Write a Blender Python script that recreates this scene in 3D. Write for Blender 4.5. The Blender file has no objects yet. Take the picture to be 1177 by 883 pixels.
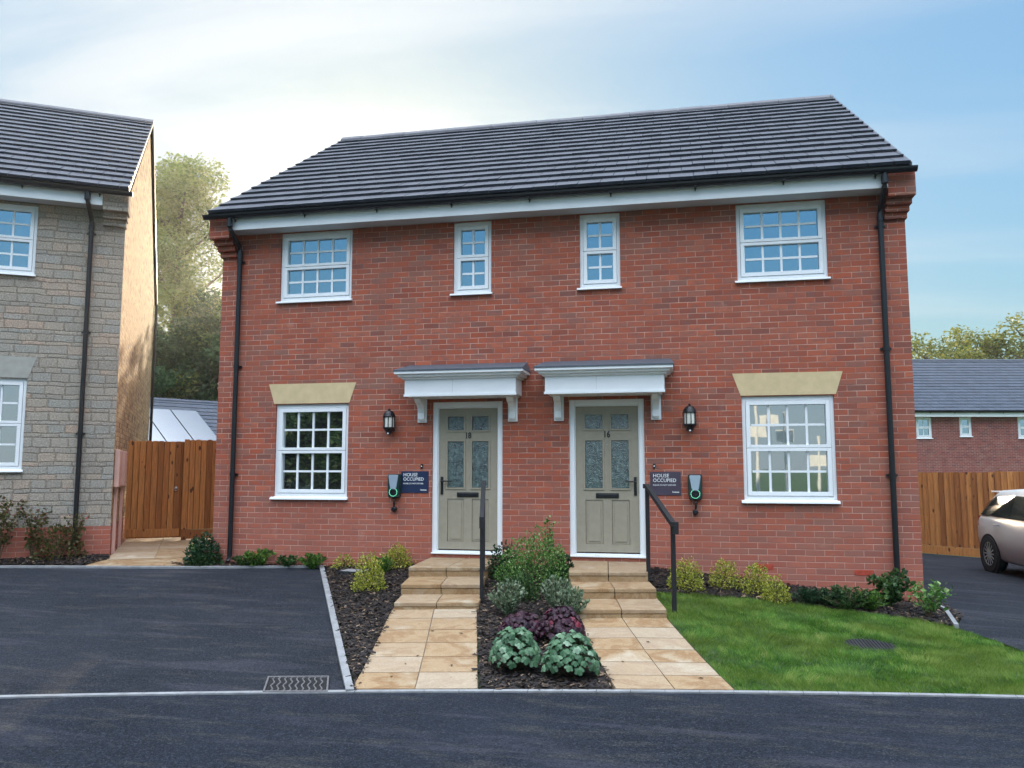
import bpy, bmesh, math, random
from mathutils import Vector, Matrix, noise
R = math.radians
random.seed(7)
scene = bpy.context.scene
COL = scene.collection

# ------------------------------------------------------------------ camera
CAM = Vector((1.92, -10.74, 1.65)); FPX = 938.8
YAW, PIT = R(11.78), R(5.98)
FW = Vector((-math.sin(YAW)*math.cos(PIT), math.cos(YAW)*math.cos(PIT), math.sin(PIT)))
RT = Vector((math.cos(YAW), math.sin(YAW), 0)); UP = RT.cross(FW)
HF = Vector((-math.sin(YAW), math.cos(YAW), 0))
cd = bpy.data.cameras.new('camera'); cam = bpy.data.objects.new('camera', cd); COL.objects.link(cam)
cam.matrix_world = Matrix(((RT.x, UP.x, -FW.x, CAM.x), (RT.y, UP.y, -FW.y, CAM.y), (RT.z, UP.z, -FW.z, CAM.z), (0, 0, 0, 1)))
cd.sensor_width = 36; cd.lens = FPX/1177*36; cd.clip_end = 3000; cd.clip_start = 0.05
scene.camera = cam

def W(r, d, z=0.0):                       # metres to the right of / ahead of the viewpoint
    p = CAM + RT*r + HF*d; return Vector((p.x, p.y, z))
def ray(u, v): return FW + RT*((u-588.5)/FPX) + UP*((441.5-v)/FPX)

# ------------------------------------------------------------------ terrain
BX = [(-40, .9), (-15, .45), (-6.6, .35), (-4.8, .32), (-3, .31), (-1.4, .37), (1.45, .40), (2.8, .27), (3.88, .14), (4.75, .04), (7, -.12), (12, -.2), (40, -.5)]
def lerp(tab, x):
    if x <= tab[0][0]: return tab[0][1]
    for (a, b), (c, d) in zip(tab, tab[1:]):
        if x <= c: return b + (d-b)*(x-a)/(c-a)
    return tab[-1][1]
def road_y(x):
    x = max(-14, min(9.0, x)); return -4.745 + .225*x - .0125*x*x
def G(x, y):
    b = lerp(BX, x); ye = road_y(x)
    t = (y-ye)/(0-ye)
    if t <= 0: z = 0.0
    elif t < 1: z = b*t**1.3
    else:
        z = b
        if x > 2: z += (-.2-b)*min(1, y/7.0)*min(1, (x-2)/3)
    if y > 10: z -= min(1, (y-10)/22)*1.0
    if y < -16: z += min(1.2, (-16-y)*.05)
    return z
def gp(u, v):                             # where the line of sight meets the terrain
    d = ray(u, v); t = (0.1-CAM.z)/d.z
    for _ in range(25):
        p = CAM + d*t; t = (G(p.x, p.y)-CAM.z)/d.z
    p = CAM + d*t; return (p.x, p.y)

# ------------------------------------------------------------------ object helpers
def tag(o, label=None, cat=None, group=None, kind=None):
    if label: o['label'] = label
    if cat: o['category'] = cat
    if group: o['group'] = group
    if kind: o['kind'] = kind
    return o
def empty(name, loc=(0, 0, 0), rz=0, label=None, cat=None, group=None):
    o = bpy.data.objects.new(name, None); COL.objects.link(o); o.empty_display_size = .2
    o.location = loc; o.rotation_euler = (0, 0, rz); return tag(o, label, cat, group)
class MB:
    def __init__(s): s.v = []; s.f = []; s.r = []; s.m = []
    def face(s, pts, r=None, m=0):
        n = len(s.v); s.v += [tuple(p) for p in pts]; s.f.append(tuple(range(n, n+len(pts))))
        s.r.append(random.random() if r is None else r); s.m.append(m)
    def hexa(s, p, r=None, m=0):          # p: 4 bottom (ccw from above) + 4 top
        r = random.random() if r is None else r
        n = len(s.v); s.v += [tuple(q) for q in p]
        for f in ((3, 2, 1, 0), (4, 5, 6, 7), (0, 1, 5, 4), (1, 2, 6, 5), (2, 3, 7, 6), (3, 0, 4, 7)):
            s.f.append(tuple(n+i for i in f)); s.r.append(r); s.m.append(m)
    def box(s, x0, x1, y0, y1, z0, z1, r=None, m=0):
        s.hexa([(x0, y0, z0), (x1, y0, z0), (x1, y1, z0), (x0, y1, z0), (x0, y0, z1), (x1, y0, z1), (x1, y1, z1), (x0, y1, z1)], r, m)
    def prism(s, poly, z0, z1, r=None, m=0):   # poly ccw in xy
        n = len(poly); b = len(s.v); r = random.random() if r is None else r
        z0f = z0 if callable(z0) else (lambda x, y: z0); z1f = z1 if callable(z1) else (lambda x, y: z1)
        s.v += [(x, y, z0f(x, y)) for x, y in poly] + [(x, y, z1f(x, y)) for x, y in poly]
        fs = [tuple(b+i for i in reversed(range(n))), tuple(b+n+i for i in range(n))] + [(b+i, b+(i+1) % n, b+n+(i+1) % n, b+n+i) for i in range(n)]
        for f in fs: s.f.append(f); s.r.append(r); s.m.append(m)
    def extr_x(s, prof, x0, x1, r=None, m=0):  # prof: ccw seen from +x, (y,z)
        n = len(prof); b = len(s.v); r = random.random() if r is None else r
        s.v += [(x0, y, z) for y, z in prof] + [(x1, y, z) for y, z in prof]
        fs = [tuple(b+i for i in reversed(range(n))), tuple(b+n+i for i in range(n))] + [(b+i, b+(i+1) % n, b+n+(i+1) % n, b+n+i) for i in range(n)]
        for f in fs: s.f.append(f); s.r.append(r); s.m.append(m)
    def tube(s, pts, rad, n=8, r=None, m=0, caps=True):
        r = random.random() if r is None else r
        pts = [Vector(p) for p in pts]; rads = rad if isinstance(rad, (list, tuple)) else [rad]*len(pts)
        rings = []
        for i, p in enumerate(pts):
            t = (pts[min(i+1, len(pts)-1)] - pts[max(i-1, 0)]).normalized()
            a = Vector((0, 0, 1)) if abs(t.z) < .9 else Vector((1, 0, 0))
            u = t.cross(a).normalized(); w = t.cross(u)
            b = len(s.v); s.v += [tuple(p + (u*math.cos(k*2*math.pi/n) + w*math.sin(k*2*math.pi/n))*rads[i]) for k in range(n)]; rings.append(b)
        for a, b in zip(rings, rings[1:]):
            for k in range(n): s.f.append((a+k, a+(k+1) % n, b+(k+1) % n, b+k)); s.r.append(r); s.m.append(m)
        if caps:
            s.f.append(tuple(rings[0]+k for k in reversed(range(n)))); s.f.append(tuple(rings[-1]+k for k in range(n))); s.r += [r, r]; s.m += [m, m]
    def lathe(s, prof, c, n=16, axis='z', r=None, m=0, caps=True):   # prof: (radius, height)
        r = random.random() if r is None else r; rings = []
        for rr, h in prof:
            b = len(s.v)
            for k in range(n):
                a = k*2*math.pi/n; x, y = rr*math.cos(a), rr*math.sin(a)
                if axis == 'z': q = (c[0]+x, c[1]+y, c[2]+h)
                elif axis == 'y': q = (c[0]+x, c[1]+h, c[2]+y)
                else: q = (c[0]+h, c[1]+x, c[2]+y)
                s.v.append(q)
            rings.append(b)
        for a, b in zip(rings, rings[1:]):
            for k in range(n): s.f.append((a+k, a+(k+1) % n, b+(k+1) % n, b+k)); s.r.append(r); s.m.append(m)
        if caps: s.f.append(tuple(rings[0]+k for k in reversed(range(n)))); s.f.append(tuple(rings[-1]+k for k in range(n))); s.r += [r, r]; s.m += [m, m]
    def build(s, name, mats, parent=None, loc=None, smooth=False, bevel=0):
        me = bpy.data.meshes.new(name); me.from_pydata(s.v, [], s.f)
        a = me.attributes.new('rnd', 'FLOAT', 'FACE'); a.data.foreach_set('value', s.r)
        if not isinstance(mats, (list, tuple)): mats = [mats]
        for m in mats: me.materials.append(m)
        if len(mats) > 1: me.polygons.foreach_set('material_index', s.m)
        if smooth: me.polygons.foreach_set('use_smooth', [True]*len(s.f))
        me.update()
        bm = bmesh.new(); bm.from_mesh(me)
        if smooth: bmesh.ops.remove_doubles(bm, verts=bm.verts, dist=1e-5)
        if not getattr(s, 'open', False): bmesh.ops.recalc_face_normals(bm, faces=bm.faces)
        bm.to_mesh(me); bm.free()
        o = bpy.data.objects.new(name, me); COL.objects.link(o)
        if parent: o.parent = parent
        if loc is not None: o.location = loc
        if bevel:
            b = o.modifiers.new('bevel', 'BEVEL'); b.width = bevel; b.segments = 2; b.limit_method = 'ANGLE'; b.angle_limit = R(40)
        return o

# ------------------------------------------------------------------ materials
class NT:
    def __init__(s, name):
        s.mat = bpy.data.materials.new(name); s.mat.use_nodes = True; s.t = s.mat.node_tree; s.n = s.t.nodes; s.l = s.t.links
        s.b = s.n['Principled BSDF']; s.out = s.n['Material Output']
    def node(s, typ, **k):
        n = s.n.new(typ)
        for a, b in k.items():
            if a in n.inputs.keys() if isinstance(a, str) else False: pass
            setattr(n, a, b)
        return n
    def _set(s, n, i, v):
        if v is None: return
        if hasattr(v, 'is_output') or hasattr(v, 'links'): s.l.new(v, n.inputs[i])
        else: n.inputs[i].default_value = v
    def math(s, op, a, b=None, c=None):
        n = s.n.new('ShaderNodeMath'); n.operation = op; s._set(n, 0, a); s._set(n, 1, b); s._set(n, 2, c); return n.outputs[0]
    def noise(s, vec, scale, detail=4, rough=.55, dist=0, col=False):
        n = s.n.new('ShaderNodeTexNoise'); 
        if vec is not None: s.l.new(vec, n.inputs['Vector'])
        n.inputs['Scale'].default_value = scale; n.inputs['Detail'].default_value = detail; n.inputs['Roughness'].default_value = rough; n.inputs['Distortion'].default_value = dist
        return n.outputs['Color'] if col else n.outputs['Fac']
    def vor(s, vec, scale, out='Distance', feature='F1'):
        n = s.n.new('ShaderNodeTexVoronoi'); n.feature = feature; s.l.new(vec, n.inputs['Vector']); n.inputs['Scale'].default_value = scale; return n.outputs[out]
    def ramp(s, fac, stops, interp='LINEAR'):
        n = s.n.new('ShaderNodeValToRGB'); s.l.new(fac, n.inputs[0]); cr = n.color_ramp; cr.interpolation = interp
        while len(cr.elements) < len(stops): cr.elements.new(.5)
        for e, (p, c) in zip(cr.elements, stops): e.position = p; e.color = (*c, 1) if len(c) == 3 else c
        return n.outputs[0]
    def mix(s, fac, a, b, blend='MIX'):
        n = s.n.new('ShaderNodeMix'); n.data_type = 'RGBA'; n.blend_type = blend
        s._set(n, 0, fac)
        for i, v in ((6, a), (7, b)):
            if isinstance(v, tuple): n.inputs[i].default_value = (*v, 1) if len(v) == 3 else v
            else: s.l.new(v, n.inputs[i])
        return n.outputs[2]
    def obj(s):
        return s.n.new('ShaderNodeTexCoord').outputs['Object']
    def attr(s, name='rnd'):
        n = s.n.new('ShaderNodeAttribute'); n.attribute_name = name; return n.outputs['Fac']
    def sep(s, v):
        n = s.n.new('ShaderNodeSeparateXYZ'); s.l.new(v, n.inputs[0]); return n.outputs
    def comb(s, x, y, z=0.0):
        n = s.n.new('ShaderNodeCombineXYZ'); s._set(n, 0, x); s._set(n, 1, y); s._set(n, 2, z); return n.outputs[0]
    def white(s, v):
        n = s.n.new('ShaderNodeTexWhiteNoise'); n.noise_dimensions = '3D'; s.l.new(v, n.inputs[0]); return n.outputs[0]
    def bump(s, h, strength=.3, dist=.01):
        n = s.n.new('ShaderNodeBump'); s.l.new(h, n.inputs['Height']); n.inputs['Strength'].default_value = strength; n.inputs['Distance'].default_value = dist
        s.l.new(n.outputs[0], s.b.inputs['Normal']); return n.outputs[0]
    def color(s, c):
        if isinstance(c, tuple): s.b.inputs['Base Color'].default_value = (*c, 1)
        else: s.l.new(c, s.b.inputs['Base Color'])
    def rough(s, v): s._set(s.b, s.b.inputs.find('Roughness'), v)

def simple(name, c, rough=.5, metal=0, var=.12, scale=6, bump=0):
    t = NT(name); o = t.obj(); n = t.noise(o, scale, 5)
    t.color(t.ramp(n, [(.3, tuple(x*(1-var) for x in c)), (.7, tuple(min(1, x*(1+var)) for x in c))])); t.rough(rough); t.b.inputs['Metallic'].default_value = metal
    if bump: t.bump(t.noise(o, scale*12, 3), bump, .003)
    return t.mat

def brick_mat(name, cols, mortar, bw=.225, bh=.075, jt=.009, stain=True, bdist=.006):
    t = NT(name); o = t.obj(); x, y, z = t.sep(o)
    u = t.math('ADD', x, y)
    wob = t.noise(o, 1.3, 2); u = t.math('ADD', u, t.math('MULTIPLY', wob, .006))
    zz = t.math('ADD', z, t.math('MULTIPLY', t.noise(o, .9, 2), .008))
    row = t.math('FLOOR', t.math('DIVIDE', zz, bh))
    off = t.math('MULTIPLY', t.math('FLOORED_MODULO', row, 2.0), .5)
    uu = t.math('ADD', t.math('DIVIDE', u, bw), off); colm = t.math('FLOOR', uu)
    fu = t.math('MULTIPLY', t.math('PINGPONG', t.math('FRACT', uu), .5), bw)
    fz = t.math('MULTIPLY', t.math('PINGPONG', t.math('FRACT', t.math('DIVIDE', zz, bh)), .5), bh)
    edge = t.math('MINIMUM', fu, fz)
    edge = t.math('ADD', edge, t.math('MULTIPLY', t.math('SUBTRACT', t.noise(o, 60, 3), .5), .0035))
    m = t.n.new('ShaderNodeMapRange'); t.l.new(edge, m.inputs[0]); m.inputs[1].default_value = jt*.35; m.inputs[2].default_value = jt*.62
    isb = m.outputs[0]
    rnd = t.white(t.comb(row, colm, 3.0))
    c = t.ramp(rnd, cols)
    # within-brick smears
    sm = t.noise(t.comb(t.math('MULTIPLY', u, 1.0), t.math('MULTIPLY', zz, 2.2), t.math('MULTIPLY', rnd, 40.0)), 9, 6, .7)
    c = t.mix(t.ramp(sm, [(.46, (0, 0, 0)), (.66, (.8, .8, .8))]), c, tuple(cols[0][1][i]*.55+.06 for i in range(3)))
    fine = t.noise(o, 130, 3, .7)
    c = t.mix(.22, c, t.ramp(fine, [(.3, (0, 0, 0)), (.7, (1, 1, 1))]), 'SOFT_LIGHT')
    big = t.noise(o, .8, 4)
    c = t.mix(t.ramp(big, [(.45, (0, 0, 0)), (.75, (.35, .35, .35))]), c, tuple(v*1.0 for v in cols[-1][1]))
    mv = t.noise(o, 3.0, 4)
    mc = t.mix(t.ramp(mv, [(.42, (0, 0, 0)), (.6, (1, 1, 1))]), tuple(v*.42+cols[1][1][i]*.5 for i, v in enumerate(mortar)), mortar)
    if stain:      # dusty splash zone near the ground, browner batches of brick higher up
        zn = t.math('ADD', z, t.math('MULTIPLY', t.math('SUBTRACT', t.noise(o, 1.7, 5, .65), .5), 1.8))
        batch = t.math('MULTIPLY', t.math('GREATER_THAN', t.white(t.comb(colm, row, 9.0)), .68), t.sep(t.ramp(t.noise(o, .45, 4, .6), [(.42, (.08, .08, .08)), (.6, (.55, .55, .55))]))[0])
        c = t.mix(batch, c, t.mix(sm, (.17, .085, .065), (.30, .17, .13)))
        dm = t.n.new('ShaderNodeMapRange'); t.l.new(zn, dm.inputs[0]); dm.inputs[1].default_value = .2; dm.inputs[2].default_value = 1.9; dm.inputs[3].default_value = .55; dm.inputs[4].default_value = 0
        c = t.mix(dm.outputs[0], c, (.40, .145, .105)); mc = t.mix(dm.outputs[0], mc, (.50, .25, .20))
        bl = t.noise(o, 2.3, 7, .75); c = t.mix(t.ramp(bl, [(.60, (0, 0, 0)), (.72, (.4, .4, .4))]), c, (.48, .30, .24))
    c = t.mix(isb, mc, c)
    t.color(c); t.rough(.88); t.b.inputs['Specular IOR Level'].default_value = .25
    h = t.math('ADD', isb, t.math('MULTIPLY', fine, .3)); h = t.math('ADD', h, t.math('MULTIPLY', rnd, .35))
    t.bump(h, .75, bdist)
    return t.mat

RED = brick_mat('red_brick', [(0, (.22, .075, .055)), (.12, (.33, .080, .044)), (.5, (.41, .100, .052)), (.7, (.37, .090, .047)), (.88, (.45, .125, .068)), (1, (.28, .11, .08))], (.56, .33, .26))
BUFF = brick_mat('buff_brick', [(0, (.20, .12, .06)), (.3, (.45, .29, .15)), (.6, (.58, .40, .20)), (1, (.40, .25, .14))], (.17, .11, .06), bdist=.011, stain=False)
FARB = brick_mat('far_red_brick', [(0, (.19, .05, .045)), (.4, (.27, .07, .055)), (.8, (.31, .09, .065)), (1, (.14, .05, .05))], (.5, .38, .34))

def stone_mat():
    t = NT('coursed_stone'); o = t.obj(); x, y, z = t.sep(o); u = t.math('ADD', x, y)
    zz = t.math('ADD', z, t.math('MULTIPLY', t.noise(o, 3.5, 4), .05)); P = .40
    k = t.math('FLOOR', t.math('DIVIDE', zz, P)); f = t.math('FLOORED_MODULO', zz, P)
    # alternate the split of successive bands a little
    sh = t.math('MULTIPLY', t.math('SUBTRACT', t.white(t.comb(k, 1.0, 2.0)), .5), .04)
    th = [0.0, .13, .195, .325, P]
    row = t.math('MULTIPLY', k, 4.0); ez = None
    for i, q in enumerate(th):
        qq = q if i in (0, 4) else t.math('ADD', sh, q)
        if 0 < i < 4: row = t.math('ADD', row, t.math('GREATER_THAN', f, qq))
        d = t.math('ABSOLUTE', t.math('SUBTRACT', f, qq)); ez = d if ez is None else t.math('MINIMUM', ez, d)
    rr = t.white(t.comb(row, 5.0, 1.0)); w = t.math('ADD', .20, t.math('MULTIPLY', rr, .16))
    uu = t.math('ADD', t.math('DIVIDE', t.math('ADD', u, t.math('MULTIPLY', t.noise(t.comb(u, row, 0.0), 3.3, 1), .14)), w), t.math('MULTIPLY', rr, 7.3))
    cl = t.math('FLOOR', uu); fu = t.math('MULTIPLY', t.math('PINGPONG', t.math('FRACT', uu), .5), w)
    e = t.math('ADD', t.math('MINIMUM', fu, ez), t.math('MULTIPLY', t.math('SUBTRACT', t.noise(o, 22, 5, .7), .5), .045))
    m = t.n.new('ShaderNodeMapRange'); t.l.new(e, m.inputs[0]); m.inputs[1].default_value = .002; m.inputs[2].default_value = .013; isb = m.outputs[0]
    rnd = t.white(t.comb(row, cl, 1.0))
    c = t.ramp(rnd, [(0, (.29, .26, .22)), (.3, (.36, .31, .255)), (.55, (.31, .295, .26)), (.78, (.38, .315, .25)), (.93, (.42, .31, .24)), (1, (.33, .32, .29))])
    g = t.noise(o, 45, 6, .75)
    c = t.mix(.65, c, t.ramp(g, [(.34, (.12, .12, .12)), (.64, (.9, .9, .9))]), 'OVERLAY')
    g2 = t.noise(o, 5, 5, .7); c = t.mix(t.ramp(g2, [(.45, (0, 0, 0)), (.7, (.6, .6, .6))]), c, (.35, .31, .255))
    c = t.mix(isb, t.mix(.35, c, (.19, .15, .11)), c)
    t.color(c); t.rough(.95); t.b.inputs['Specular IOR Level'].default_value = .2
    t.bump(t.math('ADD', t.math('MULTIPLY', isb, 1.0), t.math('ADD', t.math('MULTIPLY', g, .9), t.math('MULTIPLY', t.noise(o, 14, 4), .8))), .9, .014)
    return t.mat
STONE = stone_mat()

def roof_mat(name, a, b, rough=.42):
    t = NT(name); o = t.obj(); r = t.attr(); n = t.noise(o, 3, 5, .6); f = t.noise(o, 90, 3)
    c = t.ramp(r, [(0, a), (1, b)]); c = t.mix(t.ramp(n, [(.45, (0, 0, 0)), (.75, (.6, .6, .6))]), c, tuple(v*1.5 for v in b))
    c = t.mix(.25, c, t.ramp(f, [(.3, (.2, .2, .2)), (.7, (.8, .8, .8))]), 'OVERLAY')
    t.color(c); t.rough(t.math('ADD', rough, t.math('MULTIPLY', n, .2))); t.bump(f, .25, .003); return t.mat
TILE = roof_mat('grey_roof_tile', (.034, .037, .050), (.048, .051, .066), .36)
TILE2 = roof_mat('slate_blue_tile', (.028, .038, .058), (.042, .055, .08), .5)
UPVC = simple('white_upvc', (.80, .82, .83), .35, 0, .03, 3)
UPVC2 = simple('grey_soffit', (.55, .57, .58), .5, 0, .04, 3)
BLACKP = simple('black_plastic', (.009, .010, .013), .36, 0, .2, 8)
RAILM = simple('black_powder_coat', (.008, .008, .010), .75, 0, .2, 20)
LEAD = simple('lead_grey_grp', (.07, .085, .105), .6, 0, .18, 9, .2)
DOORM = simple('olive_grey_door', (.31, .275, .205), .5, 0, .06, 14, .25)
LINT = simple('cast_stone', (.60, .46, .26), .85, 0, .10, 7, .35)
LINT2 = simple('grey_cast_stone', (.36, .35, .31), .9, 0, .12, 7, .35)
KERB = simple('concrete_kerb', (.23, .235, .24), .85, 0, .22, 9, .4)
PINK = simple('terracotta_pink_plastic', (.72, .45, .38), .5, 0, .06, 5)
STEEL = simple('galvanised_steel', (.42, .43, .44), .4, .8, .2, 20)
IRON = simple('cast_iron', (.035, .038, .045), .5, .4, .35, 30, .4)
GRATEM = simple('weathered_grate', (.15, .145, .145), .6, .3, .3, 40, .3)
VOID = simple('dark_void', (.004, .004, .005), .9, 0, .1, 3)
AIRB = simple('orange_airbrick', (.42, .06, .03), .7, 0, .2, 20, .3)
NAVY = simple('navy_sign', (.018, .03, .075), .35, 0, .1, 6)
PLUM = simple('plum_sign', (.06, .045, .07), .4, 0, .1, 6)
WHITE = simple('white_lettering', (.85, .87, .88), .5, 0, .02, 5)
SILVER = simple('silver_gloss', (.34, .42, .50), .12, .15, .04, 3)
DKGREEN = simple('dark_green_plastic', (.012, .035, .032), .3, 0, .15, 6)
BARK_T = simple('tree_bark', (.10, .075, .05), .95, 0, .35, 8, .6)
TWIG = simple('shrub_twig', (.09, .06, .035), .9, 0, .3, 20)
LAMPW = simple('lamp_diffuser', (.72, .70, .62), .25, 0, .1, 12)
CARP = simple('silver_car_paint', (.60, .60, .58), .3, .05, .03, 2)
CARG = simple('tinted_car_glass', (.02, .022, .024), .06, 0, .1, 2)
RUBBER = simple('tyre_rubber', (.018, .018, .019), .85, 0, .2, 12)
REDL = simple('red_tail_lens', (.35, .02, .02), .2, 0, .1, 4)
ALLOY = simple('alloy_rim', (.55, .56, .58), .3, .7, .05, 4)
POSTM = simple('white_post_paint', (.75, .76, .74), .6, 0, .1, 6)

def ring_mat():
    t = NT('green_status_ring'); t.color((.05, .5, .25)); t.b.inputs['Emission Color'].default_value = (.25, .95, .6, 1); t.b.inputs['Emission Strength'].default_value = .55; return t.mat
RING = ring_mat()

def glass_mat(name, base, fac, wav=.02, scale=2.2, tint=(.9, .95, 1)):
    t = NT(name); t.n.remove(t.b); d = t.n.new('ShaderNodeBsdfDiffuse'); o = t.obj()
    n = t.noise(o, 1.6, 3); s_ = t.l.new(t.ramp(n, [(.35, tuple(v*.6 for v in base)), (.65, tuple(v*1.4 for v in base))]), d.inputs[0])
    g = t.n.new('ShaderNodeBsdfGlossy'); g.inputs['Roughness'].default_value = .015; g.inputs[0].default_value = (*tint, 1)
    bp = t.n.new('ShaderNodeBump'); bp.inputs['Strength'].default_value = wav; bp.inputs['Distance'].default_value = .05
    t.l.new(t.noise(o, scale, 2), bp.inputs['Height']); t.l.new(bp.outputs[0], g.inputs['Normal'])
    mx = t.n.new('ShaderNodeMixShader'); mx.inputs[0].default_value = fac
    t.l.new(d.outputs[0], mx.inputs[1]); t.l.new(g.outputs[0], mx.inputs[2]); t.l.new(mx.outputs[0], t.out.inputs[0]); return t.mat
GLASS = glass_mat('coated_window_glass', (.012, .014, .016), .52, .02, 2.2, (.58, .84, 1))
GLASS2 = glass_mat('clear_window_glass', (.018, .018, .018), .44, .008, 2.2, (.86, .93, 1))
OBSC = None
def obscure():
    t = NT('obscure_door_glass'); o = t.obj(); v = t.vor(o, 70); n = t.noise(o, 22, 4, .7)
    t.color(t.ramp(n, [(.35, (.02, .035, .035)), (.6, (.09, .14, .13)), (.75, (.25, .33, .31))])); t.rough(.12); t.b.inputs['Specular IOR Level'].default_value = 1.0
    t.b.inputs['Coat Weight'].default_value = .6; t.b.inputs['Coat Roughness'].default_value = .1
    t.bump(t.math('ADD', v, t.math('MULTIPLY', n, .6)), .8, .006); return t.mat
OBSC = obscure()
SOLAR = glass_mat('solar_panel_glass', (.02, .02, .03), .5, .01, 1, (1, 1, 1))

def asphalt_mat(name, base, streak=False):
    t = NT(name); o = t.obj(); a = t.vor(o, 90); n = t.noise(o, 88, 4, .9); b = t.noise(o, .7, 5, .6); mid = t.noise(o, 6, 6, .7)
    c = t.ramp(n, [(.34, tuple(v*.25 for v in base)), (.52, base), (.66, tuple(v*4.0 for v in base))])
    x, y, z = t.sep(o)
    # long faint tyre and sweeping marks
    sv = t.comb(t.math('MULTIPLY', x, .35), t.math('MULTIPLY', y, 2.2), 0.0)
    s1 = t.noise(sv, 1.5, 6, .65, .6)
    c = t.mix(t.ramp(b, [(.38, (0, 0, 0)), (.7, (.5, .5, .5))]), c, tuple(v*1.9 for v in base))
    c = t.mix(t.ramp(s1, [(.52, (0, 0, 0)), (.66, (.75, .75, .75))]), c, (base[0]*3.0, base[1]*2.5, base[2]*2.4))
    c = t.mix(t.ramp(mid, [(.55, (0, 0, 0)), (.75, (.4, .4, .4))]), c, (base[0]*2.3, base[1]*2.2, base[2]*2.1))
    if streak:                            # band of sunlight painted into the asphalt colour
        px, py = -3.17, -4.0; qx, qy = -2.32, -6.17
        L = math.hypot(qx-px, qy-py); ux, uy = (qx-px)/L, (qy-py)/L
        sx = t.math('SUBTRACT', x, px); sy = t.math('SUBTRACT', y, py)
        al = t.math('ADD', t.math('MULTIPLY', sx, ux), t.math('MULTIPLY', sy, uy))
        ac = t.math('SUBTRACT', t.math('MULTIPLY', sy, ux), t.math('MULTIPLY', sx, uy))
        ac = t.math('ADD', ac, t.math('MULTIPLY', t.math('SUBTRACT', mid, .5), .16))
        f1 = t.ramp(t.math('ADD', t.math('MULTIPLY', ac, 1.6), .5), [(.30, (0, 0, 0)), (.47, (.55, .55, .55)), (.54, (.75, .75, .75)), (.60, (0, 0, 0))])
        f2 = t.ramp(t.math('ADD', t.math('MULTIPLY', al, .2), .5), [(.15, (0, 0, 0)), (.32, (.8, .8, .8)), (.75, (1, 1, 1))])
        f = t.math('MULTIPLY', t.sep(f1)[0], t.sep(f2)[0]); f = t.math('MULTIPLY', f, t.math('ADD', .35, t.math('MULTIPLY', t.noise(o, 40, 3), .7)))
        c = t.mix(f, c, (.17, .14, .10))
    sc = t.noise(t.comb(t.math('MULTIPLY', x, 1.1), t.math('MULTIPLY', y, 4.2), 3.0), 1.6, 7, .72, .35)
    c = t.mix(t.math('MULTIPLY', t.sep(t.ramp(sc, [(.52, (0, 0, 0)), (.68, (.8, .8, .8))]))[0], t.sep(t.ramp(n, [(.38, (.15, .15, .15)), (.6, (1, 1, 1))]))[0]), c, (.085, .082, .074))
    vc = t.n.new('ShaderNodeTexVoronoi'); t.l.new(o, vc.inputs['Vector']); vc.inputs['Scale'].default_value = 95
    cv = t.sep(vc.outputs['Color']); c = t.mix(t.math('MULTIPLY', t.math('GREATER_THAN', cv[0], .90), t.math('MULTIPLY', cv[1], .45)), c, (.085, .09, .10)); c = t.mix(t.math('MULTIPLY', t.math('LESS_THAN', cv[0], .3), .35), c, (.004, .005, .007))
    t.color(c); t.rough(.9); t.b.inputs['Specular IOR Level'].default_value = .12; t.bump(t.math('ADD', n, t.math('MULTIPLY', a, .8)), .9, .01); return t.mat
ROADM = asphalt_mat('road_asphalt', (.0165, .0205, .0285)); PARKM = asphalt_mat('parking_asphalt', (.0185, .0220, .0290)); DRIVEM = asphalt_mat('drive_asphalt', (.0195, .0230, .0300))

def sand_mat():
    t = NT('sandstone_paving'); o = t.obj(); r = t.attr(); n = t.noise(o, 2.6, 5, .55, 1.6); f = t.noise(o, 60, 4, .7)
    x, y, z = t.sep(o); nn = t.noise(t.comb(t.math('ADD', x, t.math('MULTIPLY', r, 9.0)), t.math('MULTIPLY', y, 1.0), z), 1.7, 6, .6, .5)
    c = t.ramp(nn, [(.30, (.36, .28, .19)), (.42, (.27, .165, .075)), (.49, (.33, .225, .12)), (.55, (.235, .13, .052)), (.62, (.33, .24, .14)), (.72, (.42, .35, .26))])
    c = t.mix(t.ramp(r, [(0, (.0, .0, .0)), (.5, (.1, .1, .1)), (1, (.6, .6, .6))]), c, (.39, .33, .25))
    c = t.mix(.35, c, t.ramp(f, [(.3, (.25, .25, .25)), (.7, (.75, .75, .75))]), 'OVERLAY')
    sp = t.noise(o, 13, 3, .5); c = t.mix(t.ramp(sp, [(.68, (0, 0, 0)), (.74, (.5, .5, .5))]), c, (.16, .12, .08))
    t.color(c); t.rough(.8); t.bump(t.math('ADD', f, t.math('MULTIPLY', n, 2)), .35, .006); return t.mat
SAND = sand_mat()
JOINT = simple('mortar_joint', (.17, .14, .11), .95, 0, .25, 30)
SOIL = simple('dark_soil', (.028, .020, .015), .95, 0, .5, 30, 1.0)
def chip_mat():
    t = NT('bark_chips'); r = t.attr(); o = t.obj()
    c = t.ramp(r, [(0, (.006, .005, .006)), (.5, (.015, .010, .009)), (.8, (.042, .026, .018)), (.92, (.14, .085, .05)), (1, (.34, .24, .15))])
    t.color(t.mix(.4, c, t.ramp(t.noise(o, 120, 3), [(.3, (.2, .2, .2)), (.7, (.8, .8, .8))]), 'OVERLAY')); t.rough(.8); return t.mat
CHIP = chip_mat()
def grass_ground():
    t = NT('turf'); o = t.obj(); n = t.noise(o, 1.2, 5); f = t.noise(o, 40, 4, .7)
    c = t.mix(n, (.035, .075, .018), (.06, .10, .03)); c = t.mix(.5, c, t.ramp(f, [(.3, (.2, .2, .2)), (.7, (.8, .8, .8))]), 'OVERLAY'); t.color(c); t.rough(.9); t.bump(f, .8, .03); return t.mat
TURF = grass_ground()
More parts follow.
